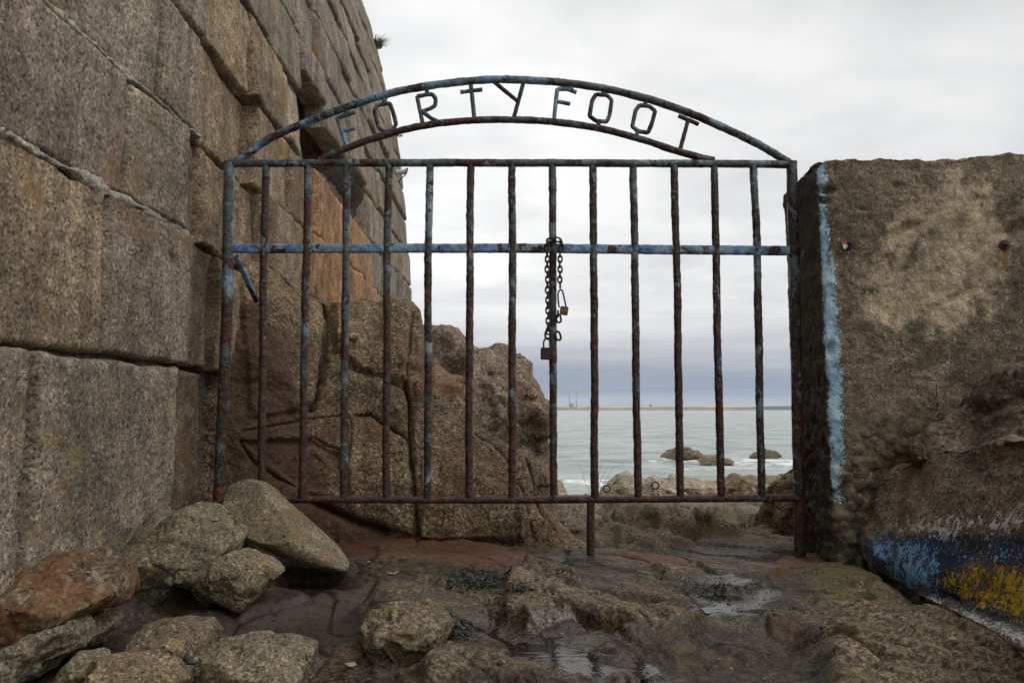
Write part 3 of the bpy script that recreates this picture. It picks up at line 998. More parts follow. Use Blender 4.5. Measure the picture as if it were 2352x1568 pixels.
def boulder(outline, Y, depth, mat, label, cat='rock', name='boulder', sub=6, p=2.6, seed=1, amp=0.05, facets=6, crack=0.0,
            fine=0.004, tilt=0.0, group=None, tint=None, lean=0.0, fcut=.86, slope=0.0, attrs=None, chunk=1.0, backx=0.0, vslope=0.0, cuts=()):
    """a closed rock whose outline was measured in the photograph; it stands at distance Y and is 2*depth thick"""
    pts = np.array(outline, float)
    cD = (pts.min(0) + pts.max(0)) / 2
    Yi = float(Y) + slope * (pts[:, 0] - cD[0]) / 100.0
    Yi = Yi + vslope * (cD[1] - pts[:, 1]) / 100.0
    W = at_y(pts[:, 0], pts[:, 1], Yi)
    P2 = W[:, [0, 2]]
    C3 = at_y(cD[0], cD[1], float(Y))
    dense, dW = [], []
    for i in range(len(pts)):
        j = (i + 1) % len(pts)
        for t in np.linspace(0, 1, 24, endpoint=False):
            dense.append(pts[i] + (pts[j] - pts[i]) * t - cD)
            dW.append(W[i] + (W[j] - W[i]) * t - C3)
    dense, dW = np.array(dense), np.array(dW)
    da = np.arctan2(-dense[:, 1], dense[:, 0])
    o = np.argsort(da)
    da, dW = da[o], dW[o]
    bins = np.linspace(-math.pi, math.pi, 181)
    R = np.stack([np.interp(bins, da, dW[:, k], period=2 * math.pi) for k in range(3)], -1)
    R[1:-1] = .25 * R[:-2] + .5 * R[1:-1] + .25 * R[2:]
    D, F = ico(sub)
    th = np.arctan2(D[:, 2], D[:, 0])
    rho = np.hypot(D[:, 0], D[:, 2])
    t = (rho ** p + np.abs(D[:, 1]) ** p) ** (-1.0 / p)
    V = np.stack([np.interp(th, bins, R[:, k]) for k in range(3)], -1) * (t * rho)[:, None]
    V[:, 1] += t * D[:, 1] * depth
    V[:, 0] += backx * np.maximum(0, t * D[:, 1]) * depth
    c = C3[[0, 2]]
    for n_, fr in cuts:
        n_ = np.array(n_) / np.linalg.norm(n_)
        sp_ = V @ n_
        V = V - (np.maximum(0, sp_ - sp_.max() * fr) * .96)[:, None] * n_
    size = float(np.hypot(*(P2.max(0) - P2.min(0))) * 0.6)
    V = rough_rock(V, F, size, seed, amp, facets, fcut, crack, fine, keep_front=True, chunk=chunk)
    V[:, 1] += tilt * V[:, 0] + lean * V[:, 2]
    base = np.array([c[0], Y, P2[:, 1].min()])
    V = V + np.array([0, 0, c[1] - base[2]])
    at = attrs(V + base, V) if attrs else None
    me = mesh_np(name, V, F, attrs=at)
    return obj(name, me, mat, label=label, cat=cat, group=group, loc=base, tint=tint)


def lump(center, axes, mat, label, name='boulder', cat='rock', sub=6, p=3.0, seed=1, amp=0.05, facets=9, crack=0.0, fine=0.004,
         rotz=0.0, fcut=.84, tint=None, attrs=None, group=None, crack_scale=2.2, shear=None):
    D, F = ico(sub)
    t = (np.abs(D) ** p).sum(1) ** (-1.0 / p)
    V = D * t[:, None] * np.array(axes)
    V = rough_rock(V, F, float(np.mean(axes)) * 1.3, seed, amp, facets, fcut, crack, fine, crack_scale=crack_scale)
    if shear is not None:
        V = V + V @ np.array(shear).T
    cs, sn = math.cos(rotz), math.sin(rotz)
    V = np.stack([V[:, 0] * cs - V[:, 1] * sn, V[:, 0] * sn + V[:, 1] * cs, V[:, 2]], -1)
    base = np.array([center[0], center[1], center[2] - axes[2]])
    V = V + np.array([0, 0, axes[2]])
    at = attrs(V + base, vnormals(V, F)) if attrs else None
    me = mesh_np(name, V, F, attrs=at)
    return obj(name, me, mat, label=label, cat=cat, loc=base, tint=tint, group=group)


# ---- the outcrop the gate stands against
OUT = {}


def on_outcrop(px, py):
    """point of the outcrop's surface seen at a photo point"""
    k = np.where(np.hypot(OUT['Q'][:, 0] - px, OUT['Q'][:, 1] - py) < 4)[0]
    return OUT['V'][k[np.argmin(OUT['V'][k, 1])]] + np.array([0, -.012, 0])


def build_outcrop():
    ol = np.array([(455, 600), (520, 588), (600, 590), (650, 615), (700, 652), (745, 678), (775, 684), (830, 679), (900, 681), (950, 688),
                   (968, 705), (975, 775), (988, 890), (1060, 948), (1128, 1003), (1193, 1048), (1238, 1092), (1262, 1150), (1290, 1212),
                   (1330, 1248), (1375, 1268)], float)
    nx, nf, nt = 640, 430, 60
    xd = np.linspace(455, 1375, nx)
    yt = np.interp(xd, ol[:, 0], ol[:, 1])
    # foot of the face: distance along the gate
    Yb = np.interp(xd, [455, 540, 700, 850, 1000, 1200, 1300, 1375], [3.22, 3.24, 3.33, 3.40, 3.36, 3.30, 3.25, 3.12])
    back = np.interp(xd, [455, 600, 760, 960, 975, 1000, 1190, 1375], [0.10, 0.28, 0.50, 0.62, .55, 0.42, 0.34, 0.10])
    v = np.linspace(0, 1, nf)
    top = at_y(xd, yt, Yb + back)
    base = at_y(xd, np.full(nx, 1245.), Yb)
    base[:, 2] = np.minimum(-0.12, base[:, 2])
    base[:, 1] = Yb
    base[:, 0] = (xd - 1176) / FD * Yb / CP
    vv = v ** 1.0
    G = base[:, None, :] * (1 - vv)[None, :, None] + top[:, None, :] * vv[None, :, None]
    bulge = np.sin(np.clip(v, 0, 1) * math.pi) ** 0.8
    G[..., 1] = Yb[:, None] + back[:, None] * (v[None, :] ** 1.7) - 0.03 * bulge[None, :]
    T = []
    for k in range(1, nt + 1):
        s = k / nt
        q = top.copy()
        q[:, 1] = top[:, 1] + 1.1 * s
        q[:, 0] = top[:, 0] - 0.10 * s
        q[:, 2] = top[:, 2] - 0.02 * s - 0.5 * s * s
        T.append(q)
    G = np.concatenate([G, np.stack(T, 1)], 1)
    nv = G.shape[1]
    V = G.reshape(-1, 3)
    F = grid_faces(nx, nv)
    # round the brow by smoothing rows
    for _ in range(8):
        H = V.reshape(nx, nv, 3)
        H[:, 1:-1] = 0.5 * H[:, 1:-1] + 0.25 * (H[:, :-2] + H[:, 2:])
        H[1:-1] = 0.5 * H[1:-1] + 0.25 * (H[:-2] + H[2:])
    N = vnormals(V, F)
    if N[nx // 2 * nv + nf // 2, 1] > 0:
        F = F[:, ::-1].copy()
        N = -N
    Q = to_photo(V)
    rag = 3.0 * np.stack([fbm(V * 9, 3, seed=41), fbm(V * 9, 3, seed=42)], -1)
    Qr = Q + rag * 1.4
    d = 0.045 * fbm(V * 2.1, 3, 0.5, seed=40) + 0.011 * fbm(V * 9, 4, 0.55, seed=43)
    warp = V + 0.10 * np.stack([fbm(V * 3, 2, seed=44 + j) for j in range(3)], -1)
    f1, f2, cid, rel = worley(warp * np.array([2.2, 1.8, 1.7]), seed=4, centre=True)
    d = d + 0.120 * (rel * (_jit[cid] - .5)).sum(1) * ss(0, .16, f2 - f1)
    f1, f2, cid, rel = worley(warp * np.array([6.0, 5.0, 4.4]), seed=5, centre=True)
    d = d + 0.020 * (rel * (_jit[cid] - .5)).sum(1) * ss(0, .15, f2 - f1)
    cracks = [([(760, 682), (760, 749), (752, 791), (739, 867), (722, 934)], 9, .085),
              ([(560, 990), (609, 980), (680, 963), (727, 955), (781, 947)], 4, .018),
              ([(722, 1001), (752, 1020), (781, 1035)], 4, .02), ([(722, 1001), (727, 955)], 4, .015),
              ([(815, 944), (848, 942), (878, 966), (934, 1005)], 5, .045),
              ([(930, 875), (937, 913), (939, 984), (943, 1068), (953, 1140), (953, 1186), (955, 1240)], 7, .09),
              ([(790, 836), (832, 856), (874, 861), (907, 873), (930, 884)], 4, .022),
              ([(948, 720), (945, 760), (936, 820), (931, 875)], 5, .035),
              ([(802, 946), (806, 984), (802, 1035)], 4, .018),
              ([(554, 1010), (584, 1060), (638, 1098), (680, 1115)], 5, .03),
              ([(647, 627), (680, 652), (706, 686), (743, 732), (757, 757)], 5, .04),
              ([(720, 1150), (770, 1175), (830, 1200), (880, 1222)], 16, .08),
              ([(1085, 1010), (1150, 1075), (1200, 1150), (1225, 1235)], 4, .018),
              ([(1190, 1060), (1215, 1110), (1245, 1190), (1290, 1240)], 5, .03)]
    facing = ss(-0.1, 0.25, -N[:, 1])
    for pl, w, dep in cracks:
        dd = seg_dist(Qr, np.array(pl))
        d = d - dep * facing * np.exp(-(dd / (w * .52)) ** 1.1)
    # blocks between the traced cracks stand at slightly different depths
    for pl, k in (([(770, 690), (940, 690), (935, 870), (830, 855), (770, 800)], .035),
                  ([(800, 946), (880, 970), (935, 1010), (945, 1230), (800, 1190)], .02),
                  ([(560, 1010), (720, 1005), (780, 1040), (800, 1130), (690, 1120)], -.03),
                  ([(960, 880), (1130, 1010), (1240, 1100), (1200, 1240), (965, 1240)], .045),
                  ([(540, 600), (640, 620), (745, 740), (730, 930), (580, 960)], .02)):
        d = d + k * facing * ss(-6, 8, poly_sd(Qr, np.array(pl, float)))
    d = d + 0.0045 * fbm(V * 38, 3, 0.6, seed=47)
    V = V + N * d[:, None]
    o = V[:, :].copy()
    OUT['V'], OUT['Q'] = V, to_photo(V)
    base0 = np.array([-0.4, 3.4, 0.0])
    Qs = Q + 22 * np.stack([fbm(V * 4, 3, seed=48), fbm(V * 4, 3, seed=49)], -1)
    damp = np.maximum.reduce([ss(-40, 50, poly_sd(Qs, np.array([(520, 700), (600, 690), (660, 780), (690, 900), (720, 1000), (760, 1130), (880, 1230), (960, 1300), (500, 1300)], float))),
                              .8 * ss(-25, 30, poly_sd(Qs, np.array([(700, 1160), (860, 1190), (980, 1235), (1000, 1330), (600, 1330)], float)))])
    obj('rock_outcrop', mesh_np('rock_outcrop', o - base0, F, attrs={'damp': damp}), M['outcrop'], label='broad cracked brown bedrock outcrop just behind the left of the gate',
        cat='rock', loc=base0, tint=(1, 1, 1))


build_outcrop()
boulder([(960, 790), (990, 766), (1050, 762), (1080, 800), (1095, 812), (1160, 818), (1198, 845), (1228, 890), (1248, 925), (1254, 990),
         (1256, 1060), (1250, 1130), (1275, 1190), (1200, 1200), (1050, 1150), (960, 1100)], 4.5, .75, M['grey_rock'],
        'grey craggy rock behind the brown outcrop, sloping down to the sea', seed=12, amp=.05, facets=6, crack=.03, p=3.2, sub=6, fine=.006,
        tint=(1.08, .98, .88), fcut=.9)
boulder([(1255, 1105), (1290, 1108), (1300, 1128), (1310, 1160), (1250, 1165)], 6.2, .2, M['shore_rock'],
        'small pale rock peeping out beside the right foot of the outcrop', seed=14, sub=5)

# ---- fallen stones at the foot of the wall
BG = 'fallen granite stones at the foot of the wall'
boulder([(506, 1165), (511, 1122), (545, 1102), (592, 1109), (645, 1156), (720, 1212), (800, 1282), (814, 1302), (770, 1304), (690, 1284), (610, 1250), (540, 1208)],
        2.82, .14, M['boulder'], 'long pointed grey slab leaning across the gate\'s lower left corner', seed=21, amp=.010, facets=0, p=2.3, sub=6,
        group=BG, tint=(1.2, 1.2, 1.15), fine=.004, lean=.35, chunk=.12, cuts=[((-.25, -.90, .36), .60)])
boulder([(265, 1310), (285, 1250), (340, 1190), (430, 1168), (520, 1190), (532, 1240), (520, 1310), (430, 1330), (385, 1400), (340, 1430), (275, 1415)],
        2.32, .22, M['boulder'], 'mossy lopsided stone with a dark hollow, below the tilted slab', seed=22, amp=.05, facets=8, crack=.03, sub=6, group=BG, fcut=.80, p=3.2, chunk=.7,
        tint=(1.0, 1.0, .92))
boulder([(425, 1325), (470, 1290), (540, 1268), (600, 1290), (638, 1320), (610, 1370), (560, 1390), (480, 1385)], 2.28, .15, M['boulder'],
        'flat-topped yellowish stone left of the dark pool', seed=23, amp=.035, facets=6, sub=6, cuts=[((.05, -.45, .89), .55), ((-.25, -.94, -.1), .62)], group=BG, fcut=.80, p=3.2, chunk=.7, tint=(1.12, 1.08, .95), crack=.02)
boulder([(-60, 1370), (0, 1315), (100, 1283), (200, 1275), (240, 1300), (268, 1365), (262, 1395), (180, 1420), (90, 1470), (0, 1515), (-70, 1520)],
        1.86, .2, M['rusty_boulder'], 'large rust-stained boulder at the left edge', seed=24, amp=.035, facets=8, sub=6, cuts=[((.35, -.75, .56), .62), ((-.1, -.95, -.2), .7)], group=BG, fcut=.80, p=3.2, chunk=.7)
boulder([(-60, 1560), (0, 1500), (80, 1455), (150, 1430), (172, 1455), (165, 1500), (120, 1535), (20, 1575), (-60, 1600)], 1.74, .13, M['boulder'],
        'grey angular stone wedged under the rusty boulder', seed=25, amp=.05, facets=6, sub=6, group=BG, fcut=.80, p=3.2, chunk=.7)
boulder([(160, 1460), (190, 1420), (248, 1408), (258, 1430), (230, 1475), (185, 1495)], 1.90, .09, M['boulder'],
        'small tan stone in the gap right of the rusty boulder', seed=26, amp=.05, sub=5, group=BG, fcut=.80, p=3.2, chunk=.7, tint=(1.1, 1.02, .92))
boulder([(285, 1480), (330, 1440), (400, 1430), (465, 1437), (488, 1465), (470, 1510), (400, 1535), (300, 1525)], 1.93, .12, M['boulder'],
        'rounded brown stone behind the left grass tuft', seed=27, amp=.035, facets=6, sub=6, cuts=[((-.1, -.4, .91), .62)], group=BG, fcut=.80, p=3.2, chunk=.7, tint=(1.0, .92, .85))
boulder([(440, 1540), (480, 1490), (560, 1474), (650, 1482), (712, 1500), (700, 1545), (640, 1590), (520, 1590), (450, 1570)], 1.72, .14, M['boulder'],
        'broad pale stone at the bottom edge beside the pebbles', seed=28, amp=.035, facets=6, sub=6, cuts=[((.15, -.35, .92), .6), ((-.35, -.9, .2), .62)], group=BG, fcut=.80, p=3.2, chunk=.7, tint=(1.12, 1.08, 1.0))
boulder([(185, 1560), (215, 1520), (300, 1517), (380, 1535), (420, 1580), (400, 1640), (190, 1640)], 1.66, .1, M['boulder'],
        'tan stone cut off by the bottom edge, lower left', seed=29, amp=.05, sub=6, group=BG, fcut=.80, p=3.2, chunk=.7, tint=(1.15, 1.0, .88))
boulder([(425, 1175), (450, 1155), (495, 1160), (515, 1178), (500, 1195), (440, 1195)], 2.68, .08, M['boulder'],
        'small mossy stone tucked behind the tilted slab by the wall', seed=30, sub=5, group=BG, fcut=.80, p=3.2, chunk=.7, amp=.06)
boulder([(120, 1560), (160, 1510), (215, 1500), (240, 1530), (200, 1580), (140, 1600)], 1.70, .07, M['boulder'],
        'mossy stone between the wedged stone and the lower-left tan one', seed=31, sub=5, group=BG, fcut=.80, p=3.2, chunk=.7, amp=.06, tint=(.9, .9, .75))

# ---- low bedrock humps in the path
PG = 'low rock humps in the path'


def hump(V, N):
    n = len(V)
    return {'wet': .42 - 2.5 * (V[:, 2] - np.median(V[:, 2])), 'rust': np.full(n, .05), 'moss': np.full(n, .1), 'far': np.zeros(n)}


boulder([(830, 1445), (845, 1412), (900, 1396), (980, 1404), (1025, 1430), (1035, 1460), (1000, 1490), (930, 1515), (860, 1500)], 2.0, .14, M['ground'],
        'rounded mossy hump in the middle of the path, left of the puddle', seed=41, amp=.05, facets=5, sub=6, group=PG, attrs=hump, p=2.8, fcut=.9)
# ---- right-hand rocks
def paint_attrs(V, N):
    Q = to_photo(V) + 7 * np.stack([fbm(V * 6, 3, seed=51), fbm(V * 6, 3, seed=52)], -1)

    def fld(poly, soft=45.0):
        return np.clip(0.5 + poly_sd(Q, np.array(poly, float)) / soft, 0, 1)
    blue = np.maximum.reduce([fld([(1968, 1238), (2040, 1222), (2130, 1242), (2165, 1290), (2160, 1360), (2100, 1365), (2010, 1310)]),
                              0.62 * fld([(2150, 1255), (2352, 1230), (2500, 1240), (2500, 1330), (2352, 1320), (2200, 1290)]),
                              0.55 * fld([(2150, 1330), (2250, 1400), (2400, 1440), (2400, 1480), (2200, 1400)])])
    yel = np.maximum.reduce([fld([(2150, 1330), (2235, 1282), (2300, 1285), (2500, 1300), (2500, 1430), (2330, 1432), (2250, 1395), (2190, 1372)]),
                             0.55 * fld([(2005, 1245), (2090, 1245), (2130, 1290), (2110, 1320), (2030, 1290)])])
    wht = np.maximum(0.72 * fld([(1985, 1225), (2130, 1180), (2352, 1170), (2500, 1180), (2500, 1250), (2352, 1235), (2150, 1235)], 50),
                     0.88 * fld([(1972, 1262), (2005, 1300), (2090, 1352), (2200, 1385), (2352, 1440), (2500, 1480), (2500, 1540), (2352, 1490), (2180, 1410), (2050, 1350)], 34))
    navy = fld([(1975, 1240), (2130, 1222), (2352, 1225), (2500, 1230), (2500, 1470), (2352, 1450), (2150, 1370), (2010, 1310)], 30)
    return {'blue': blue, 'yellow': yel, 'white': wht, 'navy': navy}


def painted_mat():
    m = rock_mat('painted_boulder', (0.058, 0.046, 0.034), (0.205, 0.160, 0.118), (0.42, 0.34, 0.26), grain=85,
                 stain=(0.11, 0.05, 0.03), stain_amt=0.4, algae=(0.08, 0.075, 0.02), algae_amt=.35, bump=1.0, bdist=.009, var=.4)
    g = Nodes.__new__(Nodes)
    g.nt = m.node_tree
    b = [n for n in g.nt.nodes if n.type == 'BSDF_PRINCIPLED'][0]
    geo = g.new('ShaderNodeNewGeometry')
    p = geo.outputs['Position']
    col = b.inputs['Base Color'].links[0].from_socket
    n1 = g.noise(g.vmul(p, (1, 1, 0.7)), 100, 3, 0.72)
    n2 = g.noise(p, 36, 3, 0.65)
    n3 = g.noise(g.vadd(p, (3, 1, 2)), 9, 3, 0.6)
    br = g.math('ADD', g.math('MULTIPLY', g.math('SUBTRACT', n1, .5), 3.4), g.math('MULTIPLY', g.math('SUBTRACT', n2, .5), 2.6))
    br = g.math('ADD', br, g.math('MULTIPLY', g.math('SUBTRACT', n3, .5), 1.4))

    def lay(attr, c, lo, hi):
        nonlocal col
        f = g.math('ADD', g.attr(attr), br)
        col = g.mix(g.step(f, lo, hi), col, c)
    lay('navy', (0.020, 0.030, 0.055), 0.30, 0.75)
    lay('white', (0.60, 0.60, 0.58), 0.74, 0.90)
    lay('blue', (0.07, 0.17, 0.36), 0.72, 0.95)
    lay('yellow', (0.30, 0.18, 0.010), 0.70, 0.95)
    lay('blue', (0.20, 0.38, 0.62), 0.98, 1.15)
    lay('yellow', (0.52, 0.335, 0.025), 1.02, 1.18)
    g.link(col, b.inputs['Base Color'])
    return m


M['painted'] = painted_mat()
boulder([(1962, 1258), (1972, 1215), (1985, 1180), (2000, 1130), (2055, 1075), (2150, 1042), (2300, 1018), (2400, 1005), (2480, 1010), (2510, 1250), (2490, 1580),
         (2430, 1535), (2352, 1488), (2230, 1422), (2100, 1358), (2000, 1302)], 2.24, .30, M['painted'],
        'big brown boulder splashed with blue, yellow and white paint at right', seed=62, sub=6, amp=.045, facets=0, p=2.5, slope=-.24, attrs=paint_attrs,
        tint=(1, 1, 1), fine=.006, fcut=.96, chunk=.5, backx=.7, vslope=.085)
boulder([(2120, 1040), (2160, 1000), (2230, 940), (2290, 870), (2352, 845), (2480, 820), (2560, 900), (2560, 1100), (2300, 1110), (2150, 1090)], 2.66, .2, M['grey_rock'],
        'grey sloping rock piled against the concrete wall above the painted boulder', seed=64, amp=.05, facets=5, sub=6, tint=(.72, .68, .62), crack=.02)
boulder([(1755, 1260), (1760, 1190), (1790, 1120), (1815, 1090), (1850, 1085), (1885, 1130), (1890, 1240), (1840, 1275)], 3.75, .22, M['outcrop'],
        'dark upright boulder behind the concrete wall\'s foot', seed=65, amp=.06, facets=6, sub=6, tint=(.75, .72, .7))

# ---- shore rocks beyond the gate
SG = 'pale rocks along the shore'
boulder([(1370, 1160), (1395, 1120), (1425, 1090), (1455, 1085), (1475, 1100), (1490, 1150), (1440, 1165)], 8.2, .45, M['shore_rock'],
        'tallest pale shore rock seen just left of the second right-hand bars', seed=71, sub=6, group=SG, crack=.02)
boulder([(1465, 1150), (1475, 1120), (1500, 1108), (1550, 1112), (1575, 1135), (1570, 1170), (1480, 1170)], 7.4, .4, M['shore_rock'],
        'pale creased shore rock with a ring, right of the tallest one', seed=72, sub=6, group=SG, crack=.03)
boulder([(1470, 1120), (1500, 1096), (1535, 1100), (1550, 1120), (1520, 1135)], 9.4, .4, M['shore_rock'], 'pale rock peeping over the creased shore rock', seed=73, sub=5, group=SG)
boulder([(1530, 1120), (1555, 1097), (1600, 1102), (1655, 1120), (1665, 1150), (1600, 1160)], 9.0, .6, M['shore_rock'],
        'long sloping pale shore slab in the middle of the row', seed=74, sub=6, group=SG, crack=.02, facets=8)
boulder([(1595, 1160), (1605, 1130), (1635, 1122), (1660, 1145), (1665, 1170)], 7.0, .3, M['shore_rock'], 'small brownish shore rock in front of the sloping slab', seed=75, sub=5, group=SG, tint=(.65, .6, .55))
boulder([(1618, 1125), (1632, 1108), (1660, 1106), (1680, 1120), (1670, 1140)], 9.8, .35, M['shore_rock'], 'little grey shore rock right of the sloping slab', seed=76, sub=5, group=SG, tint=(.55, .55, .52))
boulder([(1655, 1160), (1662, 1115), (1690, 1095), (1735, 1096), (1758, 1115), (1760, 1160)], 7.6, .45, M['shore_rock'], 'rounded brown shore boulder between the last two bars', seed=77, sub=6, group=SG, tint=(.62, .55, .47))
boulder([(1740, 1160), (1745, 1105), (1780, 1097), (1840, 1100), (1850, 1160)], 8.0, .5, M['shore_rock'], 'flat-topped brown shore block at the right end of the row', seed=78, sub=6, group=SG, tint=(.6, .54, .47), p=4)
boulder([(1540, 1205), (1555, 1170), (1610, 1160), (1650, 1172), (1665, 1200), (1640, 1215)], 5.6, .2, M['shore_rock'], 'dark low stone on the ground below the gate rail', seed=79, sub=5, group=SG, tint=(.45, .42, .40))
boulder([(1480, 1195), (1490, 1160), (1530, 1150), (1560, 1160), (1562, 1195)], 6.0, .2, M['shore_rock'], 'squared mossy stone left of the dark low stone', seed=80, sub=5, group=SG, tint=(.6, .6, .45), p=4)
boulder([(1660, 1215), (1690, 1175), (1760, 1165), (1790, 1190), (1780, 1220)], 5.2, .25, M['shore_rock'], 'pinkish flat rock among the grass beyond the gate', seed=81, sub=5, group=SG, tint=(.95, .75, .62))
boulder([(1385, 1172), (1400, 1152), (1450, 1146), (1485, 1158), (1480, 1180), (1420, 1186)], 5.3, .22, M['shore_rock'], 'flat tan rock on the ground just right of the drop leg', seed=101, sub=5, group=SG, tint=(.62, .58, .48))
boulder([(1590, 1222), (1612, 1202), (1660, 1198), (1690, 1212), (1670, 1230), (1610, 1232)], 3.95, .12, M['shore_rock'], 'low pale slab in front of the largest grass clump', seed=102, sub=5, group=SG, tint=(.72, .66, .55))
boulder([(1440, 1208), (1465, 1192), (1530, 1192), (1560, 1206), (1530, 1220), (1460, 1220)], 4.05, .16, M['shore_rock'], 'flat mossy slab midway between drop leg and grass', seed=103, sub=5, group=SG, tint=(.5, .48, .38))
boulder([(1700, 1238), (1720, 1216), (1765, 1212), (1790, 1230), (1770, 1246), (1715, 1248)], 3.7, .12, M['shore_rock'], 'mossy grey slab beside the dark upright boulder', seed=104, sub=5, group=SG, tint=(.42, .42, .36))
WG = 'rocks standing in the sea'
boulder([(1519, 1056), (1532, 1042), (1550, 1034), (1562, 1026), (1578, 1030), (1592, 1038), (1606, 1050), (1614, 1058), (1560, 1062)], 40, 1.6, M['shore_rock'],
        'humped rock standing in the sea with white water round it', seed=85, sub=6, group=WG, crack=.06, tint=(.50, .47, .42), fine=.06, facets=9, amp=.14)
boulder([(1600, 1060), (1620, 1047), (1645, 1047), (1680, 1056), (1690, 1064), (1640, 1066)], 37, .8, M['shore_rock'], 'low wave-washed rock right of the humped sea rock', seed=86, sub=5, group=WG, tint=(.62, .58, .52), fine=.05, amp=.14)
boulder([(1725, 1052), (1738, 1038), (1765, 1034), (1785, 1038), (1795, 1048), (1760, 1056)], 41, .8, M['shore_rock'], 'small dark sea rock farthest to the right', seed=87, sub=5, group=WG, tint=(.42, .42, .4), fine=.05, amp=.14)
boulder([(1352, 1150), (1365, 1140), (1385, 1128), (1400, 1128), (1410, 1150)], 9.0, .2, M['shore_rock'], 'low sloping shore rock at the left end of the row', seed=88, sub=5, group=SG, tint=(.9, .85, .8))

# ------------------------------------------------------------------ concrete wall on the right
def build_concrete():
    Yf, Yk, Xl, Xr = 2.90, 3.28, 1.135, 3.4
    path = []
    path += [(x, Yf) for x in np.arange(Xr, Xl + .02, -0.0062)]
    for a in np.linspace(0, math.pi / 2, 7)[1:-1]:
        path.append((Xl + .02 - .02 * math.sin(a), Yf + .02 - .02 * math.cos(a)))
    path += [(Xl, y) for y in np.arange(Yf + .02, Yk - .02, 0.0068)]
    path += [(x, Yk) for x in np.arange(Xl + .01, Xr, 0.06)]
    path = np.array(path)
    nu = len(path)
    topx = [1.10, 1.17, 1.4, 1.68, 1.71, 2.0, 3.4]
    topz = [1.435, 1.475, 1.485, 1.482, 1.492, 1.503, 1.52]
    zt = np.interp(path[:, 0], topx, topz)
    zt = zt - 0.02 * ss(Yf + .1, Yk, path[:, 1]) * (path[:, 0] < Xl + .1)
    v = np.linspace(0, 1, 270)
    Z = -0.18 + (zt[:, None] + 0.18) * v[None, :]
    X = np.broadcast_to(path[:, :1], Z.shape).copy()
    Y = np.broadcast_to(path[:, 1:], Z.shape).copy()
    # slight batter of the front left edge
    lean = (1.2 - Z) * 0.012
    X = X + lean * (path[:, :1] < Xl + .4)
    cols = [np.stack([X, Y, Z], -1)]
    ym = (Yf + Yk) / 2
    for s in np.linspace(0.04, 1, 22):
        q = cols[0][:, -1].copy()
        q[:, 1] = q[:, 1] + (ym - q[:, 1]) * s
        q[:, 0] = q[:, 0] + np.where(path[:, 0] < Xl + .02, .12 * s * 1.0, 0)
        q[:, 2] += .006
        cols.append(q[:, None])
    G = np.concatenate(cols, 1)
    nv = G.shape[1]
    V = G.reshape(-1, 3)
    F = grid_faces(nu, nv)
    N = vnormals(V, F)
    if N[200 * nv + 100, 1] > 0:
        F = F[:, ::-1].copy()
        N = -N
    x, y, z = V.T
    d = 0.010 * fbm(V * 3.5, 4, seed=61) + 0.005 * fbm(V * 16, 3, seed=62)
    # coarse aggregate laid bare towards the bottom and on the end face
    bare = np.clip(ss(0.62, 0.30, z + 0.1 * fbm(V * 4, 2, seed=63)) + 0.45 * ss(.4, .8, -N[:, 0]) * ss(1.1, .5, z), 0, 1)
    f1, f2, cid = worley(V * 26, seed=6)
    peb = np.sqrt(np.maximum(0, 1 - (f1 / 0.62) ** 2)) * (_jit[cid, 0] > 0.25)
    f1b, f2b, cidb = worley(V * 60, seed=7)
    d = d + bare * (0.010 * peb + 0.004 * (0.6 - f1b)) - 0.012 * bare * ss(-.1, .5, fbm(V * 5, 3, seed=64))
    d = d + 0.0022 * fbm(V * 70, 2, seed=66)
    # ledge line and chips on the face
    fx = to_photo(V)
    d = d - 0.003 * np.exp(-((z - 0.65 - .03 * fbm(np.stack([x * 5, 0 * x, 0 * x], -1), 4)) / .007) ** 2) * (y < Yf + .1) * ss(-.3, .3, fbm(np.stack([x * 7, 0 * x + 3, 0 * x], -1), 3))
    front = ss(.4, .9, -N[:, 1])
    for (cx, cy, rx, ry, dep, ang) in ((2090, 520, 24, 9, .022, -.4), (2195, 683, 22, 8, .016, -.6), (2335, 525, 55, 14, .018, -.3), (1980, 480, 12, 6, .01, 0),
                                       (1893, 436, 26, 8, .03, .1), (1885, 460, 20, 7, .03, .2), (2210, 425, 8, 16, .012, .2), (2060, 425, 14, 7, .012, .3),
                                       (2330, 890, 30, 16, .03, -.2), (1930, 640, 10, 12, .012, 0), (1885, 690, 8, 30, .016, 0), (1905, 800, 9, 16, .02, 0), (2270, 905, 26, 30, .03, .2)):
        dx, dy = fx[:, 0] - cx, fx[:, 1] - cy
        ca, sa = math.cos(ang), math.sin(ang)
        q = ((dx * ca + dy * sa) / rx) ** 2 + ((-dx * sa + dy * ca) / ry) ** 2
        q = q * (1 + .6 * fbm(V * 14, 2, seed=67))
        d = d - dep * front * np.exp(-np.maximum(q, 0) ** 1.5)
    # pits
    f1c, _, cidc = worley(V * 20, seed=9)
    d = d - front * (1 - bare) * 0.007 * (1 - ss(0.04, 0.16, f1c)) * (_jit[cidc, 1] > .45)
    # broken upper corner
    edge = ss(1.40, 1.47, z) * (np.abs(y - Yf) < .12)
    d = d - edge * 0.012 * (0.5 + fbm(V * 12, 3, seed=68))
    V = V + N * d[:, None]
    stripe = [(1862, 360), (1893, 358), (1898, 430), (1892, 470), (1905, 560), (1918, 640), (1925, 760), (1932, 850), (1936, 1000), (1932, 1090), (1930, 1145), (1912, 1145),
              (1906, 1080), (1902, 960), (1897, 850), (1886, 740), (1880, 640), (1872, 540), (1875, 490), (1884, 462), (1866, 430)]
    Q = fx + 6 * np.stack([fbm(V * 12, 3, seed=71), fbm(V * 12, 3, seed=72)], -1)
    blue = np.clip(0.5 + poly_sd(Q, np.array(stripe, float)) / 26.0, 0, 1) * front
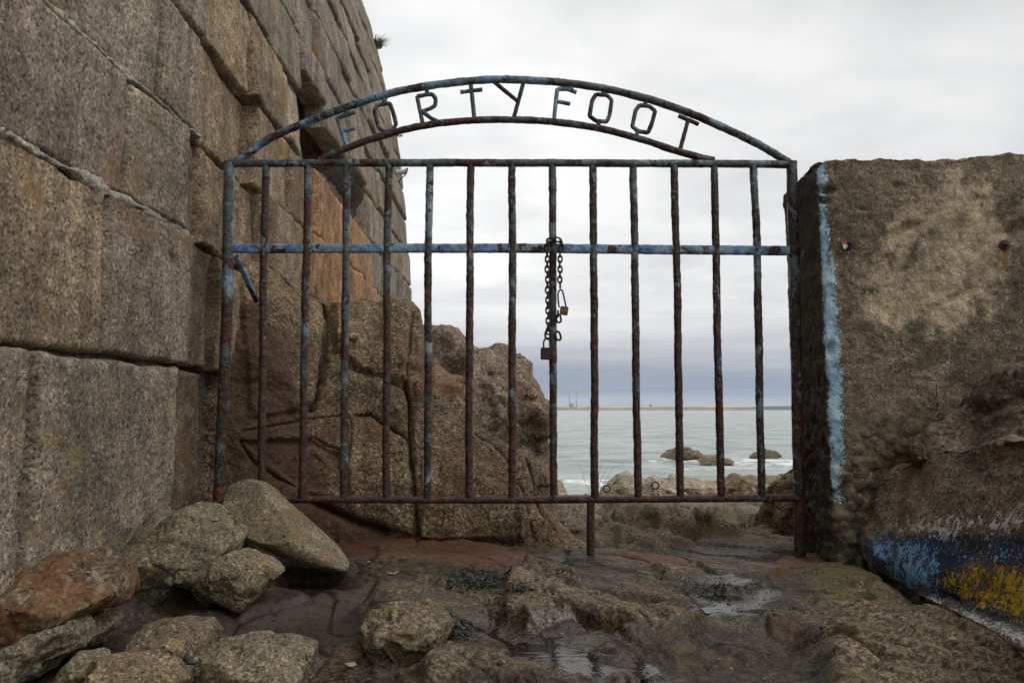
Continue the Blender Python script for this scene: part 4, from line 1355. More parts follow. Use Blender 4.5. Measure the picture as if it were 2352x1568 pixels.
    clean = [(1960, 640), (2000, 610), (2100, 590), (2030, 560), (2080, 440), (2200, 400), (2260, 430), (2320, 520), (2330, 600), (2300, 680), (2280, 730),
             (2180, 760), (2070, 740), (1990, 720)]
    cl = np.clip(0.5 + poly_sd(Q + 16 * np.stack([fbm(V * 4, 3, seed=73), fbm(V * 4, 3, seed=74)], -1), np.array(clean, float)) / 95.0, 0, 1) * front
    green = ss(.75, .2, z) * ss(1.15, 1.5, x) * front + .4 * ss(.7, .1, z)
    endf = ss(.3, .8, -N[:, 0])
    rustr = np.exp(-((fx[:, 0] - 2309) / 7) ** 2) * ss(560, 575, fx[:, 1]) * ss(650, 590, fx[:, 1]) * front
    edgeblue = endf * ss(.07, .02, np.abs(y - 3.0)) * 0.5

    m, g, b, p, nrm = new_mat('old_concrete')
    wp = p
    sp = g.noise(wp, 150, 3, 0.7)
    mn = g.noise(wp, 26, 4, 0.68)
    bg_ = g.noise(wp, 4.5, 5, 0.68, 0.5)
    grime = g.ramp(sp, [(0.34, (0.078, 0.060, 0.040)), (0.5, (0.190, 0.150, 0.099)), (0.68, (0.33, 0.275, 0.195))])
    clean_c = g.ramp(sp, [(0.32, (0.22, 0.165, 0.10)), (0.48, (0.40, 0.315, 0.205)), (0.70, (0.53, 0.44, 0.315))])
    cf = g.step(g.math('ADD', g.attr('clean'), g.math('ADD', g.math('MULTIPLY', g.math('SUBTRACT', bg_, 0.5), 1.8), g.math('MULTIPLY', g.math('SUBTRACT', mn, 0.5), 1.1))), 0.22, 0.80)
    c = g.mix(cf, grime, clean_c)
    c = g.mix(1.0, c, g.ramp(mn, [(0.32, 0.55), (0.62, 1.18)]), 'MULTIPLY')
    c = g.mix(1.0, c, g.ramp(bg_, [(0.32, 0.50), (0.5, 0.95), (0.68, 1.22)]), 'MULTIPLY')
    c = g.mix(g.math('MULTIPLY', g.step(g.noise(g.vadd(p, (4, 2, 7)), 11, 4, .66, .4), .56, .68), .55), c, (0.062, 0.047, 0.030))
    # darker and lighter pebbles
    pebf = g.math('MULTIPLY', g.attr('bare'), g.step(g.attr('pebble'), 0.25, 0.5))
    c = g.mix(g.math('MULTIPLY', pebf, 0.75), c, g.mix(g.attr('cell'), (0.07, 0.056, 0.045), (0.33, 0.28, 0.22)))
    gf = g.math('MULTIPLY', g.step(g.math('ADD', mn, g.math('MULTIPLY', g.attr('green'), 0.25)), 0.56, 0.72), g.attr('green'))
    c = g.mix(g.math('MULTIPLY', gf, 0.8), c, (0.10, 0.095, 0.018))
    dk = g.math('MULTIPLY', g.attr('bare'), g.step(mn, 0.6, 0.42))
    c = g.mix(g.math('MULTIPLY', dk, 0.6), c, (0.030, 0.024, 0.017))
    c = g.mix(g.math('MULTIPLY', g.attr('endface_shade'), 0.72), c, g.mix(mn, (0.018, 0.016, 0.012), (0.085, 0.072, 0.050)))  # shade on the end face, painted into the concrete colour
    bn = g.noise(g.vmul(p, (1, 1, .8)), 130, 4, 0.65)
    bn2 = g.noise(p, 20, 4, 0.6)
    bf = g.math('ADD', g.attr('blue'), g.math('ADD', g.math('MULTIPLY', g.math('SUBTRACT', bn, .5), 2.6), g.math('MULTIPLY', g.math('SUBTRACT', bn2, .5), 1.9)))
    bcol = g.mix(g.step(bn2, .35, .65), (0.17, 0.32, 0.46), (0.40, 0.54, 0.62))
    bcol = g.mix(g.step(bn, .60, .70), bcol, (0.62, 0.66, 0.68))
    c = g.mix(g.step(bf, 0.46, 0.60), c, bcol)
    ef = g.math('ADD', g.attr('edgeblue'), g.math('MULTIPLY', g.math('SUBTRACT', bn2, .5), 1.4))
    c = g.mix(g.step(ef, 0.55, 0.75), c, (0.030, 0.065, 0.16))
    c = g.mix(g.math('MULTIPLY', g.step(g.math('ADD', g.attr('rustrun'), g.math('MULTIPLY', g.math('SUBTRACT', mn, .5), .8)), .3, .8), .8), c, (0.24, 0.095, 0.022))
    g.link(c, b.inputs['Base Color'])
    b.inputs['Roughness'].default_value = 0.9
    b.inputs['Specular IOR Level'].default_value = 0.25
    h = g.math('ADD', g.math('MULTIPLY', sp, .5), g.math('MULTIPLY', mn, 1.3))
    g.link(g.bump(h, 1.0, 0.006), b.inputs['Normal'])
    base = np.array([1.13, 2.9, 0.0])
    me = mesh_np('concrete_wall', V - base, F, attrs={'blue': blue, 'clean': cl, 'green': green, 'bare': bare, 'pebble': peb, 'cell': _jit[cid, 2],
                                                     'endface_shade': endf, 'rustrun': rustr, 'edgeblue': edgeblue})
    return obj('concrete_wall', me, m, label='old concrete wall with a pale blue paint stripe, right of the gate', cat='wall', loc=base)


cwall = build_concrete()

# ------------------------------------------------------------------ metal
def gate_mat():
    m, g, b, p, nrm = new_mat('rusty_painted_iron')
    oi = g.new('ShaderNodeObjectInfo')
    sep = g.new('ShaderNodeSeparateColor')
    g.link(oi.outputs['Color'], sep.inputs[0])
    amt, blu = sep.outputs[0], sep.outputs[1]
    rnd = oi.outputs['Random']
    off = g.new('ShaderNodeCombineXYZ')
    g.link(g.math('MULTIPLY', rnd, 31.0), off.inputs[0])
    g.link(g.math('MULTIPLY', rnd, 17.0), off.inputs[2])
    q = g.vadd(p, off.outputs[0])
    patch = g.noise(g.vmul(q, (1, 1, 0.65)), 11.0, 4, 0.66, 0.5)
    chip = g.noise(q, 60, 4, 0.65)
    hue = g.noise(g.vadd(q, (3, 3, 3)), 7.0, 3, 0.55)
    rust = g.ramp(chip, [(0.33, (0.012, 0.007, 0.006)), (0.5, (0.052, 0.021, 0.014)), (0.62, (0.10, 0.036, 0.022)), (0.72, (0.16, 0.075, 0.04))])
    orange = g.noise(g.vadd(q, (8, 2, 5)), 16, 3, 0.5)
    rust = g.mix(g.math('MULTIPLY', g.step(orange, 0.62, 0.70), 0.7), rust, (0.19, 0.042, 0.02))
    paint = g.ramp(hue, [(0.34, (0.030, 0.042, 0.034)), (0.44, (0.085, 0.11, 0.105)), (0.52, (0.050, 0.068, 0.062)), (0.58, (0.15, 0.20, 0.225)), (0.66, (0.24, 0.31, 0.36))])
    bluep = g.ramp(hue, [(0.38, (0.085, 0.20, 0.40)), (0.47, (0.25, 0.37, 0.48)), (0.55, (0.17, 0.26, 0.34)), (0.62, (0.13, 0.29, 0.58))])
    bsel = g.math('ADD', blu, g.math('SUBTRACT', g.noise(g.vadd(q, (1, 7, 2)), 6, 2, .5), .5))
    paint = g.mix(g.step(bsel, 0.45, 0.62), paint, bluep)
    f = g.math('ADD', amt, g.math('ADD', g.math('MULTIPLY', g.math('SUBTRACT', patch, .5), 4.2), g.math('MULTIPLY', g.math('SUBTRACT', chip, .5), 1.2)))
    # lower iron has lost more of its paint
    zz = g.new('ShaderNodeSeparateXYZ')
    g.link(p, zz.inputs[0])
    f = g.math('ADD', f, g.math('MULTIPLY', g.math('SUBTRACT', zz.outputs[2], 1.0), 0.55))
    pf = g.step(f, 0.42, 0.58)
    col = g.mix(pf, rust, paint)
    grime = g.noise(q, 28, 4, .6)
    col = g.mix(1.0, col, g.ramp(grime, [(0.35, .45), (.6, 1.1)]), 'MULTIPLY')
    g.link(col, b.inputs['Base Color'])
    g.link(g.math('MULTIPLY_ADD', pf, -0.26, 0.60), b.inputs['Roughness'])
    b.inputs['Specular IOR Level'].default_value = 0.5
    h = g.math('ADD', g.math('MULTIPLY', g.noise(q, 95, 4, .62), 1.0), g.math('MULTIPLY', chip, 0.9))
    h = g.math('ADD', h, g.math('MULTIPLY', pf, 0.25))
    g.link(g.bump(h, 1.0, 0.006), b.inputs['Normal'])
    return m


M['gate'] = gate_mat()


def rust_mat(name, c0, c1, c2, scale=120, rough=.75, bump=.7):
    m, g, b, p, nrm = new_mat(name)
    tc = g.new('ShaderNodeTexCoord').outputs['Object']
    n = g.noise(tc, scale, 4, .65)
    n2 = g.noise(tc, scale * .3, 3, .6)
    c = g.ramp(n, [(.34, c0), (.5, c1), (.68, c2)])
    c = g.mix(1.0, c, g.ramp(n2, [(.3, .65), (.7, 1.2)]), 'MULTIPLY')
    g.link(c, b.inputs['Base Color'])
    b.inputs['Roughness'].default_value = rough
    g.link(g.bump(n, bump, .003), b.inputs['Normal'])
    return m


M['chain'] = rust_mat('rusty_chain', (.014, .008, .006), (.045, .021, .014), (.10, .045, .025), 220)
M['padlock'] = rust_mat('rusty_brass_padlock', (.06, .03, .018), (.16, .085, .052), (.26, .15, .09), 90)
M['padlock_dark'] = rust_mat('dark_padlock', (.012, .009, .008), (.035, .022, .017), (.07, .04, .028), 110)
M['bolt'] = rust_mat('rusty_bolt', (.02, .010, .007), (.062, .024, .015), (.12, .05, .025), 160)

GY = 3.05
PX = GY / FD            # metres per photo unit in the gate's plane


def gpt(px, py):
    return at_y(np.asarray(px, float), np.asarray(py, float), np.full(np.shape(px), GY))


def tube(path, ra, rb=None, nseg=12, step=0.007, p=2.0, noise=0.0, seed=0.0, caps=True, taper=None, side=(0, 1, 0)):
    """sweep a (super)ellipse along a 3-D path; ra across the path, rb along 'side'"""
    path = np.asarray(path, float)
    rb = ra if rb is None else rb
    L = np.concatenate([[0], np.cumsum(np.linalg.norm(np.diff(path, axis=0), axis=1))])
    n = max(3, int(L[-1] / step) + 1)
    s = np.linspace(0, L[-1], n)
    C = np.stack([np.interp(s, L, path[:, k]) for k in range(3)], -1)
    if len(path) > 2:
        for _ in range(2):
            C[1:-1] = .5 * C[1:-1] + .25 * (C[:-2] + C[2:])
    T = np.gradient(C, axis=0)
    T /= np.linalg.norm(T, axis=1)[:, None]
    S = np.broadcast_to(np.array(side, float), T.shape)
    Nn = np.cross(S, T)
    Nn /= np.maximum(np.linalg.norm(Nn, axis=1), 1e-9)[:, None]
    B = np.cross(T, Nn)
    th = np.linspace(0, 2 * math.pi, nseg, endpoint=False)
    c, si = np.cos(th), np.sin(th)
    c = np.sign(c) * np.abs(c) ** (2 / p)
    si = np.sign(si) * np.abs(si) ** (2 / p)
    k = np.ones(n) if taper is None else np.interp(s / L[-1], taper[0], taper[1])
    off = (c[None, :, None] * Nn[:, None] * ra + si[None, :, None] * B[:, None] * rb) * k[:, None, None]
    V = C[:, None] + off
    if noise:
        P = V.reshape(-1, 3)
        rr = 1 + noise * (fbm(P * 48, 3, .6, seed=seed) + .7 * fbm(P * 14, 2, seed=seed + 2)).reshape(n, nseg)
        V = C[:, None] + off * rr[..., None]
    F = grid_faces(n, nseg)
    U = np.arange(n - 1)
    F2 = np.stack([U * nseg + nseg - 1, (U + 1) * nseg + nseg - 1, (U + 1) * nseg, U * nseg], -1).astype(np.int32)
    F = np.concatenate([F, F2])
    V = V.reshape(-1, 3)
    if caps:
        a, b2 = len(V), len(V) + 1
        V = np.concatenate([V, C[:1], C[-1:]])
        j = np.arange(nseg)
        j2 = (j + 1) % nseg
        F = np.concatenate([F, np.stack([np.full(nseg, a), np.full(nseg, a), j2, j], -1)[:, [0, 2, 3, 3]],
                            np.stack([np.full(nseg, b2), (n - 1) * nseg + j, (n - 1) * nseg + j2, (n - 1) * nseg + j2], -1)]).astype(np.int32)
    return V, F


def tri_clean(V, F):
    """quads that repeat a corner become triangles -> all triangles"""
    t1 = F[:, [0, 1, 2]]
    t2 = F[:, [0, 2, 3]]
    T = np.concatenate([t1, t2])
    ok = (T[:, 0] != T[:, 1]) & (T[:, 1] != T[:, 2]) & (T[:, 0] != T[:, 2])
    return V, T[ok]


gate = obj('gate', None, label='rusty blue iron gate with an arched FORTY FOOT sign', cat='gate', loc=(0, GY, 0))
GO = np.array([0, GY, 0])


def gate_part(name, VF, amt, blu, label=None):
    V, F = tri_clean(*VF)
    me = mesh_np(name, V - GO, F)
    return obj(name, me, M['gate'], parent=gate, tint=(amt, blu, 0), label=label)


def dpath(pts, wob=0.0, seed=0, n=None):
    pts = np.array(pts, float)
    W = gpt(pts[:, 0], pts[:, 1])
    if wob:
        L = np.concatenate([[0], np.cumsum(np.linalg.norm(np.diff(W, axis=0), axis=1))])
        s = np.linspace(0, L[-1], 60)
        C = np.stack([np.interp(s, L, W[:, k]) for k in range(3)], -1)
        C[:, 0] += wob * fbm(np.stack([s * 3, s * 0 + seed, s * 0], -1), 2, seed=seed)
        C[:, 2] += wob * .6 * fbm(np.stack([s * 3, s * 0 + seed + 9, s * 0], -1), 2, seed=seed)
        W = C
    return W


def build_gate():
    tx = [612, 707, 797, 893, 988, 1081, 1177, 1268, 1362, 1453, 1548, 1640, 1730]
    bx = [600, 693, 789, 887, 982, 1077, 1177, 1272, 1366, 1465, 1563, 1656, 1750]
    mx = [606, 704, 794, 890, 984, 1079, 1177, 1269, 1363, 1458, 1553, 1645, 1738]
    for i, (a, m_, c) in enumerate(zip(tx, mx, bx)):
        gate_part('bar', tube(dpath([(a, 372), (m_, 571), (c, 1148)], .003, i), 8.9 * PX, 8.9 * PX, 12, .006, 2.0, .14, i), .34 + .22 * ((i * 37) % 5 - 2) / 2, .12)
    gate_part('post', tube(dpath([(527, 372), (521, 720), (503, 1150)], .002, 31), 12.5 * PX, 12 * PX, 12, .006, 2.4, .09, 31), .75, .35)
    gate_part('post', tube(dpath([(1819, 372), (1828, 800), (1838, 1285)], .002, 32), 12.0 * PX, 12 * PX, 12, .006, 2.4, .07, 32), .52, .42)
    gate_part('top_rail', tube(dpath([(524, 376), (1000, 374), (1400, 375), (1827, 378)], .002, 33), 8.6 * PX, 9 * PX, 12, .006, 3.0, .09, 33), .42, .12)
    gate_part('middle_rail', tube(dpath([(530, 571), (1176, 570), (1816, 576)], .001, 34), 11.0 * PX, 6 * PX, 14, .006, 4.0, .08, 34), .60, .72)
    gate_part('bottom_rail', tube(dpath([(500, 1146), (1176, 1148), (1846, 1143)], .002, 35), 8.2 * PX, 9 * PX, 12, .006, 2.4, .08, 35), .30, .10)
    gate_part('drop_leg', tube(dpath([(1357, 1150), (1357, 1290)], .001, 36), 9 * PX, 9 * PX, 12, .006, 3, .06, 36), .1, .0)
    outer = [(532, 376), (560, 361), (590, 338), (620, 318), (660, 299), (706, 281), (755, 261), (800, 245), (850, 228), (910, 211), (980, 198), (1050, 189), (1105, 184), (1160, 182.5), (1220, 185),
             (1270, 188), (1320, 193), (1380, 202), (1440, 215), (1500, 231), (1560, 251), (1605, 268), (1650, 288), (1700, 311), (1745, 333), (1780, 354), (1812, 374)]
    inner = [(735, 368), (765, 354), (800, 339), (840, 324), (880, 312), (920, 300), (960, 291), (1010, 283), (1060, 278.5), (1110, 275.5), (1160, 275), (1215, 276), (1270, 280), (1315, 285),
             (1360, 292), (1400, 300), (1440, 311), (1490, 325), (1540, 343), (1590, 357), (1640, 369)]
    gate_part('arch_bar', tube(dpath(outer), 9.0 * PX, 9.0 * PX, 12, .006, 2.2, .12, 37), .30, .50)
    gate_part('arch_bar', tube(dpath(inner), 8.2 * PX, 8.2 * PX, 12, .006, 2.2, .12, 38), .12, .30)
    st = at_y(np.array([541.]), np.array([588.]), np.array([GY + .01]))[0]
    en = at_y(np.array([590.]), np.array([692.]), np.array([GY + .16]))[0]
    gate_part('brace', tube(np.array([st, en]), 6.5 * PX, 5 * PX, 12, .006, 3.0, .10, 39), .62, .75, 'blue diagonal brace running back to the rock')
    R = 5.1
    letters = [
        [[(775, 272), (797, 336)], [(775, 272), (794, 265), (815, 258)], [(787, 301), (815, 295)], [(795, 264), (797, 250)]],
        [[(875, 240), (895, 237), (902, 255), (910, 285), (905, 296), (881, 301), (869, 291), (860, 255), (866, 243), (875, 240)], [(892, 298), (894, 308)], [(884, 239), (881, 224)]],
        [[(958, 222), (972, 290)], [(958, 222), (977, 218), (994, 217), (1001, 228), (1000, 243), (986, 251), (966, 257)], [(968, 255), (992, 273), (1015, 283)], [(981, 218), (980, 200)]],
        [[(1057, 212), (1108, 206)], [(1081, 188), (1090, 276)]],
        [[(1133, 187), (1188, 232)], [(1203, 187), (1179, 275)]],
        [[(1280, 205), (1272, 280)], [(1280, 205), (1304, 205), (1324, 213)], [(1279, 233), (1310, 239)], [(1312, 208), (1313, 194)]],
        [[(1369, 217), (1394, 219), (1405, 230), (1400, 266), (1393, 280), (1369, 278), (1354, 267), (1360, 232), (1369, 217)], [(1386, 217), (1387, 204)], [(1375, 279), (1374, 293)]],
        [[(1469, 242), (1491, 244), (1505, 255), (1497, 285), (1488, 305), (1467, 302), (1452, 291), (1460, 253), (1469, 242)], [(1481, 241), (1486, 228)], [(1464, 302), (1462, 316)]],
        [[(1558, 266), (1605, 286)], [(1581, 274), (1561, 348)], [(1588, 270), (1592, 262)]]]
    spec = [(.5, .6), (.3, .2), (.0, .2), (.25, .15), (.15, .25), (.8, .8), (.1, .15), (.2, .15), (.1, .15)]
    for i, (strokes, (am, bl)) in enumerate(zip(letters, spec)):
        parts = [tri_clean(*tube(dpath(s), R * PX, R * PX, 10, .004, 2.0, .12, 50 + i + k)) for k, s in enumerate(strokes)]
        V, F = join_parts(parts)
        me = mesh_np('letter', V - GO, F)
        obj('letter', me, M['gate'], parent=gate, tint=(am, bl, 0))


build_gate()


# ---- chain and padlocks
def stadium(w, h, n=14):
    r = w / 2
    a = np.linspace(0, math.pi, n)
    top = [(r * math.cos(t), (h / 2 - r) + r * math.sin(t)) for t in a]
    bot = [(-r * math.cos(t), -(h / 2 - r) - r * math.sin(t)) for t in a]
    pts = top + bot + [top[0]]
    return np.array([(x, 0, z) for x, z in pts])


def build_chain():
    ch = obj('chain', None, label='rusty link chain looped over the middle rail', cat='chain', loc=tuple(gpt(1270., 560.) + np.array([0, -.03, 0])))
    co = np.array(ch.location)
    V, F = tri_clean(*tube(stadium(.0148, .0268), .0033, .0033, 8, .0025, 2, .05, 3))
    link = mesh_np('link', V, F)
    link.materials.append(M['chain'])

    def put(px, py, dy, rz, rx=0.0, ry=0.0, s=1.0):
        w = gpt(float(px), float(py)) + np.array([0, dy, 0])
        o = obj('link', link, parent=ch, loc=w - co, rot=(rx, ry, rz))
        o.scale = (s, s, s)
    for k in range(16):
        y = 586 + k * 11.7
        put(1256.0 + k * .18 + .5 * math.sin(k * 1.7), y, -.024, 0.1 if k % 2 else math.pi / 2 + .15, 0, .05 * math.sin(k * 2.1))
    for k in range(7):
        put(1285.3 + .4 * math.sin(k * 2.3), 586 + k * 11.7, -.024, 0.08 if k % 2 else math.pi / 2 - .15, 0, .05 * math.sin(k * 1.3))
    for (px, py, rz, ry, rx) in ((1255, 571, .3, .15, .3), (1257, 561, 1.3, .9, 0), (1263, 555, .2, 1.35, .3), (1272, 553, 1.4, 1.5, .1), (1281, 554, .3, 1.7, -.3), (1288, 560, 1.2, 2.4, .1), (1288, 572, .3, .1, .2)):
        put(px, py, -.026, rz, rx, ry, 1.08)
    put(1257.5, 770, -.022, .05, 0, .05, 1.25)
    put(1281, 772, -.018, .2, 0, -.3, 1.3)
    put(1282.5, 733, -.02, .1, 0, -.1, 1.15)
    put(1281, 722, -.02, 1.4, 0, 0, 1.0)


build_chain()


def build_padlock(label, mat, body, shackle, dy, rot, smat):
    (cx, cy, w, h, t) = body
    c = gpt(float(cx), float(cy)) + np.array([0, dy, 0])
    root = obj('padlock', None, label=label, cat='padlock', group='padlocks on the gate chain', loc=c)
    bm = bmesh.new()
    bmesh.ops.create_cube(bm, size=1.0)
    for v in bm.verts:
        v.co.x *= w
        v.co.y *= t
        v.co.z *= h
    bmesh.ops.bevel(bm, geom=list(bm.edges), offset=.0025, segments=2, affect='EDGES')
    me = bpy.data.meshes.new('body')
    bm.to_mesh(me)
    bm.free()
    obj('body', me, mat, parent=root, rot=(0, rot, 0))
    pts = gpt(np.array([q[0] for q in shackle], float), np.array([q[1] for q in shackle], float)) + np.array([0, dy, 0]) - c
    V, F = tri_clean(*tube(pts, .0032, .0032, 10, .003, 2, .04, 5))
    obj('shackle', mesh_np('shackle', V, F), smat, parent=root)


build_padlock('brown padlock with a long shackle, hanging right of the chained bar', M['padlock'], (1294.5, 715.5, .031, .033, .015),
              [(1283.5, 708), (1281, 690), (1280.5, 676), (1285, 667), (1291, 669), (1294.5, 685), (1299, 706)], -.026, .14, M['chain'])
build_padlock('dark square padlock at the lower end of the longer chain strand', M['padlock_dark'], (1253.5, 813, .041, .046, .018),
              [(1248, 800), (1248, 786), (1252, 778), (1258, 777), (1262, 784), (1262.5, 800)], -.024, .02, M['padlock_dark'])


# ---- bolts in the concrete and a torn corner of a sign
def build_bolts():
    for (px, py, lab) in ((1951, 560, 'rusty bolt pinning a red and white scrap to the concrete wall'), (2308, 563, 'rusty bolt with a rust run, right side of the concrete wall')):
        c = at_y(float(px), float(py), 2.895)
        bm = bmesh.new()
        bmesh.ops.create_cone(bm, segments=6, radius1=.0155, radius2=.0135, depth=.018, cap_ends=True)
        r = bmesh.ops.create_uvsphere(bm, u_segments=12, v_segments=8, radius=.0085)
        bmesh.ops.translate(bm, verts=r['verts'], vec=(0, 0, .009))
        bmesh.ops.create_cone(bm, segments=18, radius1=.0205, radius2=.019, depth=.004, cap_ends=True)
        bmesh.ops.rotate(bm, verts=bm.verts, cent=(0, 0, 0), matrix=__import__('mathutils').Matrix.Rotation(math.pi / 2, 3, 'X'))
        me = bpy.data.meshes.new('bolt')
        bm.to_mesh(me)
        bm.free()
        obj('bolt', me, M['bolt'], label=lab, cat='bolt', group='bolts in the concrete wall', loc=c)
    m, g, b, p, nrm = new_mat('sign_scrap')
    sep = g.new('ShaderNodeSeparateXYZ')
    g.link(g.new('ShaderNodeTexCoord').outputs['Object'], sep.inputs[0])
    n = g.noise(p, 60, 3, .6)
    f = g.step(g.math('ADD', sep.outputs[2], g.math('MULTIPLY', g.math('SUBTRACT', n, .5), .004)), -.0015, .0005)
    c = g.mix(f, (.55, .5, .45), (.34, .03, .035))
    g.link(c, b.inputs['Base Color'])
    b.inputs['Roughness'].default_value = .5
    c0 = at_y(1943., 561., 2.888)
    bm = bmesh.new()
    vs = [bm.verts.new(v) for v in ((-.017, 0, .012), (.013, 0, .014), (.012, 0, -.004), (-.003, -.001, -.018), (-.010, -.003, -.017))]
    f_ = bm.faces.new(vs)
    r = bmesh.ops.extrude_face_region(bm, geom=[f_])
    bmesh.ops.translate(bm, verts=[v for v in r['geom'] if isinstance(v, bmesh.types.BMVert)], vec=(0, .002, 0))
    bmesh.ops.recalc_face_normals(bm, faces=bm.faces)
    me = bpy.data.meshes.new('sign_scrap')
    bm.to_mesh(me)
    bm.free()
    obj('sign_scrap', me, m, label='torn red and white sign corner behind the left bolt', cat='sign', loc=c0)


build_bolts()


# ------------------------------------------------------------------ plants and litter
def leaf_mat(name, c0, c1):
    m, g, b, p, nrm = new_mat(name)
    n = g.noise(p, 60, 2, .5)
    g.link(g.mix(n, c0, c1), b.inputs['Base Color'])
    b.inputs['Roughness'].default_value = .6
    return m


M['grass'] = leaf_mat('grass_blade', (.035, .06, .010), (.12, .17, .04))
M['dry'] = leaf_mat('dry_bracken', (.10, .045, .012), (.24, .12, .035))
M['drygreen'] = leaf_mat('coast_grass', (.05, .07, .015), (.17, .17, .05))
M['shrub'] = leaf_mat('grey_shrub', (.05, .06, .04), (.16, .18, .13))


def blades(n, radius, hmin, hmax, w, seed, droop=.6, fine=3):
    r = np.random.default_rng(seed)
    Vs, Fs = [], []
    off = 0
    for _ in range(n):
        a = r.uniform(0, 2 * math.pi)
        rad = radius * math.sqrt(r.uniform()) * .6
        b0 = np.array([rad * math.cos(a), rad * math.sin(a), -.01])
        h = r.uniform(hmin, hmax)
        d = a + r.normal(0, .7)
        ln = h * r.uniform(.2, droop)
        side = np.array([-math.sin(d), math.cos(d), 0]) * w * .5
        P = []
        for k in range(fine + 1):
            t = k / fine
            c = b0 + np.array([math.cos(d) * ln * t * t, math.sin(d) * ln * t * t, h * (t - .35 * t * t * droop)])
            wd = side * (1 - t) ** .6
            P += [c - wd, c + wd]
        Vs.append(np.array(P))
        for k in range(fine):
            Fs.append([off + 2 * k, off + 2 * k + 1, off + 2 * k + 3, off + 2 * k + 2])
        off += 2 * (fine + 1)
    return np.concatenate(Vs), np.array(Fs, np.int32)


def tuft(px, py, Y, n, rad, h0, h1, w, mat, label, seed, cat='grass', name='grass_tuft', droop=.6, z=None):
    c = hit(px, py) if Y is None else on_outcrop(px, py) if Y == 'outcrop' else at_y(float(px), float(py), float(Y))
    c = np.array(c)
    V, F = blades(n, rad, h0, h1, w, seed, droop)
    obj(name, mesh_np(name, V, F), mat, label=label, cat=cat, loc=c, group='tufts of grass and weeds')


tuft(320, 1508, None, 60, .07, .02, .055, .0022, M['grass'], 'bright grass tuft among the fallen stones, lower left', 1, droop=1.6)
tuft(868, 1500, None, 34, .03, .015, .035, .0018, M['grass'], 'tiny grass tuft below the mossy hump in the path', 2, droop=1.5)
tuft(1098, 1428, None, 30, .03, .008, .02, .002, M['grass'], 'small moss tuft right of the mossy hump', 3, droop=1.6)
tuft(1620, 1192, None, 150, .07, .03, .075, .003, M['drygreen'], 'largest grass clump beyond the gate, below the rail', 4)
tuft(1498, 1184, None, 110, .06, .025, .055, .003, M['drygreen'], 'grass clump by the squared mossy stone', 5)
tuft(1715, 1205, None, 110, .09, .015, .035, .003, M['drygreen'], 'low grass patch beside the pinkish rock', 6)
tuft(1312, 1215, None, 220, .09, .015, .06, .003, M['dry'], 'orange-brown dead bracken at the outcrop\'s right foot', 7, cat='bracken', name='bracken', droop=1.8)
tuft(1290, 1195, None, 60, .06, .015, .04, .003, M['grass'], 'green moss strip above the dead bracken', 8, droop=1.6)
tuft(1250, 1110, 'outcrop', 200, .08, .01, .05, .003, M['dry'], 'rusty bracken clinging to the outcrop\'s right slope', 9, cat='bracken', name='bracken', droop=1.8)
tuft(800, 775, 'outcrop', 240, .07, .01, .045, .003, M['dry'], 'brown weeds in the crack near the top of the outcrop', 10, cat='weeds', name='weeds', droop=1.8)
tuft(768, 765, 'outcrop', 80, .05, .01, .04, .003, M['grass'], 'green weeds at the head of the outcrop\'s dark crack', 11, cat='weeds', name='weeds', droop=1.6)
tuft(940, 1250, None, 24, .04, .008, .02, .002, M['grass'], 'green sprig on the rusty ground at the outcrop\'s foot', 12, droop=1.8)
tuft(862, 106, 8.66, 420, .13, .05, .17, .006, M['shrub'], 'small grey-green shrub growing out of the wall\'s far edge', 13, cat='shrub', name='shrub', droop=1.3)
tuft(918, 312, 8.6, 60, .05, .02, .06, .005, M['shrub'], 'little weed on the wall edge below the arch', 14, cat='weeds', name='weeds', droop=1.3)


def build_twigs():
    m = rust_mat('twig_bark', (.03, .02, .015), (.07, .05, .035), (.12, .09, .06), 60)
    c = at_y(1366., 1165., 5.4)
    parts = []
    r = random.Random(3)
    for k in range(5):
        a = np.array([0., 0, 0])
        pts = [a]
        lean = r.uniform(-.12, .12)
        for j in range(5):
            a = a + np.array([lean * .3 + r.uniform(-.02, .02), 0, .05 + .015 * r.random()])
            pts.append(a)
        parts.append(tri_clean(*tube(np.array(pts), .0022, None, 5, .02, taper=([0, 1], [1, .3]))))
    V, F = join_parts(parts)
    obj('bare_twigs', mesh_np('bare_twigs', V, F), m, label='thin bare twigs standing beyond the gate near the drop leg', cat='twigs', loc=c)


build_twigs()


